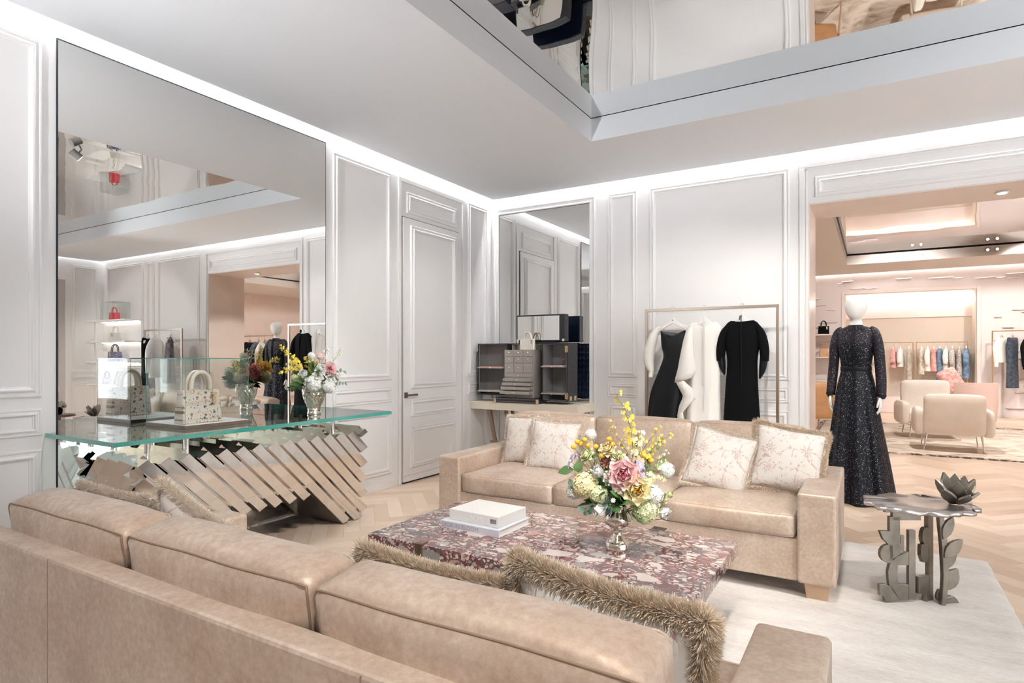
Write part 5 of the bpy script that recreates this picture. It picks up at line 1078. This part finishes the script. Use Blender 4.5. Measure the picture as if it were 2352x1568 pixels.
for (p, a, e), w_ in zip(ADDED_UPS, ('behind the foreground sofa', 'by the added right hand windows')):  # bodies for the unseen lamps added to lift the ceiling
    d = (Vector(a) - Vector(p)).normalized(); u_ = thing('added_uplighter', 'added white floor uplighter standing unseen ' + w_ + ', outside the picture', 'uplighter', (p[0], p[1], 0))
    o = Vector((p[0], p[1], 0)); q = Vector(p) - o
    MB().tube([q - d*.16, q - d*.02], [.07, .09], 18, caps=False).tube([q - d*.16, q - d*.155], .07, 18).build('housing', M['white'], u_); MB().cyl(q - d*.14, (q.x - d.x*.14, q.y - d.y*.14, .01), .012).build('stem', M['white'], u_); MB().lathe([(.11, 0), (.11, .012), (.02, .015)], 24, TR((q.x - d.x*.14, q.y - d.y*.14, 0))).build('base', M['white'], u_)

# ================================================================== the blush room beyond the passage
def armchair(label, loc, rz, mt='cream', w=.86, h=.80):
    a = thing('armchair', label, 'armchair', loc, rz, 'armchairs beyond the passage')
    rcube(w*.82, .13, .56, .05, 10, (0, .02, .01)).build('backrest', M[mt], a, loc=(0, .36, h - .28), rot=(R(-6), 0, 0))
    rcube(w*.84, .66, .20, .05, 10, (0, .01, .03)).build('seat', M[mt], a, loc=(0, -.01, .34))
    for sx in (-1, 1): rcube(.13, .68, .36, .05, 8, (.02, .01, .01)).build('armrest', M[mt], a, loc=(sx*w*.46, -.0, .40))
    for sx in (-1, 1):
        for sy in (-.28, .28): MB().tube([(sx*w*.36, sy, .25), (sx*w*.40, sy*1.1, 0)], [.016, .008], 8).build('leg', M['chrome'], a)
armchair('cream armchair beyond the passage with its back to the camera', (.96, 10.70, .012), R(180)); armchair('cream armchair beyond the passage facing the camera behind the other', (.80, 12.1, .012), R(8), h=.92)
pa = thing('tub_chair', 'blush round backed chair behind the cream armchairs', 'armchair', (1.62, 14.6, 0), R(180)); MB().loft([[(.42*math.cos(a_)*k_, .36*math.sin(a_)*k_, z) for a_ in [R(-10 + 200*i/16) for i in range(17)]] + [(.36*math.cos(a_)*k_, .30*math.sin(a_)*k_, z) for a_ in [R(190 - 200*i/16) for i in range(17)]] for z, k_ in ((.10, .92), (.45, 1), (.84, .96))]).build('backrest', M['blushvelvet'], pa, .01); rcube(.66, .62, .30, .06, 8, (0, 0, .02)).build('seat', M['blushvelvet'], pa, loc=(0, -.04, .28))
for sx in (-.25, .25):
    for sy in (-.2, .2): MB().cyl((sx, sy, 0), (sx, sy, .14), .015).build('leg', M['bronze'], pa)
th = thing('throw_cushion', 'pink patterned cushion leaning above the cream armchairs', 'cushion', (1.30, 14.45, .86), R(10)); rcube(.34, .12, .5, .06, 10, (0, .03, .0)).build('cover', M['pinkprint'], th, rot=(R(-10), R(-28), 0))
tn = thing('leather_chair', 'tan leather chair with wooden arm behind the mannequin', 'chair', (-.92, 11.3, 0), R(215)); rcube(.62, .10, .62, .045, 10, (0, .02, 0)).build('backrest', M['tan'], tn, loc=(0, .30, .62), rot=(R(-14), 0, 0)); rcube(.62, .6, .14, .04, 10, (0, 0, .02)).build('seat', M['tan'], tn, loc=(0, -.02, .40))
for sx in (-1, 1):
    MB().box(sx*.34 - .02, sx*.34 + .02, -.30, .34, .58, .61).build('arm', M['leg'], tn, .006)
    for sy in (-.28, .28): MB().tube([(sx*.34, sy, .59), (sx*.34, sy*1.15, 0)], [.018, .012], 8).build('leg', M['leg'], tn)
cw = thing('display_desk', 'cream display ledges with accessories behind the mannequin', 'display', (-1.15, 16.72, 0)); 
for z in (.72, 1.30, 1.85): MB().box(-.45, .45, -.24, .24, z, z + .03).build('shelf', M['white'], cw, .004)
MB().box(-.40, .40, -.2, .24, 0, .72).build('cabinet', M['white'], cw, .006)
handbag('small black handbag on the highest ledge behind the mannequin', (-1.05, 16.65, 1.88), R(-80), .24, .2, .12, 'black', 'black', group='bags behind the mannequin'); handbag('brown handbag on the middle ledge behind the mannequin', (-1.02, 16.65, 1.33), R(-80), .24, .2, .12, 'tan', 'tan', group='bags behind the mannequin')
# niche racks
rack('thin rack at the left of the far niche', (.33, 17.25, .38), .95, 1.30, 'gold', 0, .02); rack('thin rack at the right of the far niche', (1.36, 17.25, .38), .98, 1.30, 'gold', 0, .02)
GN = 'garments hanging in the far niche'; GNH = 'hangers in the far niche'
NG = [(.0, 'camo', .75, 'beige printed coat', .3), (.42, 'pinkprint', 1.22, 'pink printed blouse', .22), (.56, 'whitecotton', 1.25, 'white blouse', .2), (.73, 'sheer', .95, 'sheer grey dress', .0), (.98, 'camo', 1.08, 'brown printed top', .0), (1.10, 'ivory', 1.15, 'ivory jacket', .35), (1.22, 'pinkprint', 1.15, 'mauve top', .0), (1.33, 'denim', .90, 'blue denim dress', .0), (1.45, 'ivory', .90, 'cream dress', .3), (1.57, 'tweed', .95, 'grey tweed coat', .35), (1.70, 'tweed', .88, 'speckled tweed dress', .0), (1.83, 'denim', 1.0, 'blue denim jacket', .3)]
for x, mt, z0, lab, sl_ in NG:
    hanger('white hanger carrying the %s in the far niche' % lab, (x, 17.25, 1.68), R(80), .32, group=GNH)
    garment('hanging_garment', lab + ' hanging in the far niche', 'garment', (x, 17.25, -.16), R(80), top_(.17, z0, 1.66, mt, sl_), GN)
handbag('small pale blue handbag hanging beside the beige printed coat in the far niche', (.14, 17.10, 1.06), R(-80), .20, .14, .08, 'paleblue', 'paleblue', group='bags in the far niche')
rack('tall thin rack at the right of the far niche with three garments', (2.72, 16.65, 0), 1.0, 1.90, 'gold', 0, .025)
for x, mt, z0, lab, sl_ in ((2.38, 'ivory', 1.15, 'ivory jacket', .6), (2.56, 'darkdenim', .60, 'dark denim trousers', 0), (2.84, 'black', 1.0, 'black coat', .6)):
    hanger('hanger carrying the %s beside the far niche' % lab, (x, 16.65, 1.90), R(55), .34, 'leg', 'hangers beside the far niche'); garment('hanging_garment', lab + ' on the tall rack beside the far niche', 'garment', (x, 16.65, .06), R(55), top_(.19, z0, 1.66, mt, sl_), 'garments beside the far niche')
wt = thing('wooden_stand', 'wooden trestle stand under the garments beside the far niche', 'stand', (2.95, 15.9, 0)); MB().box(-.30, .30, -.2, .2, .70, .73).build('top', M['leg'], wt)
for sx in (-1, 1):
    for sy in (-.15, .15): MB().tube([(sx*.26, sy, .70), (sx*.20, sy, 0)], .014, 8).build('leg', M['leg'], wt)
for x in (.7, .85, 1.95, 2.1, 3.3, 3.45):
    s = tag(MB().lathe([(.03, 0), (.03, .02), (.024, .022)], 14, TR((x, 15.195, 3.46), (R(90), 0, 0))).build('rim_spotlight', M['chrome']), 'tiny rim spotlight in the ceiling recess of the blush room', 'spotlight', 'rim spotlights of the blush room')
    MB().lathe([(.022, .0221), (.022, .0231)], 14, TR((x, 15.195, 3.46), (R(90), 0, 0))).build('lens', M['lens'], s)
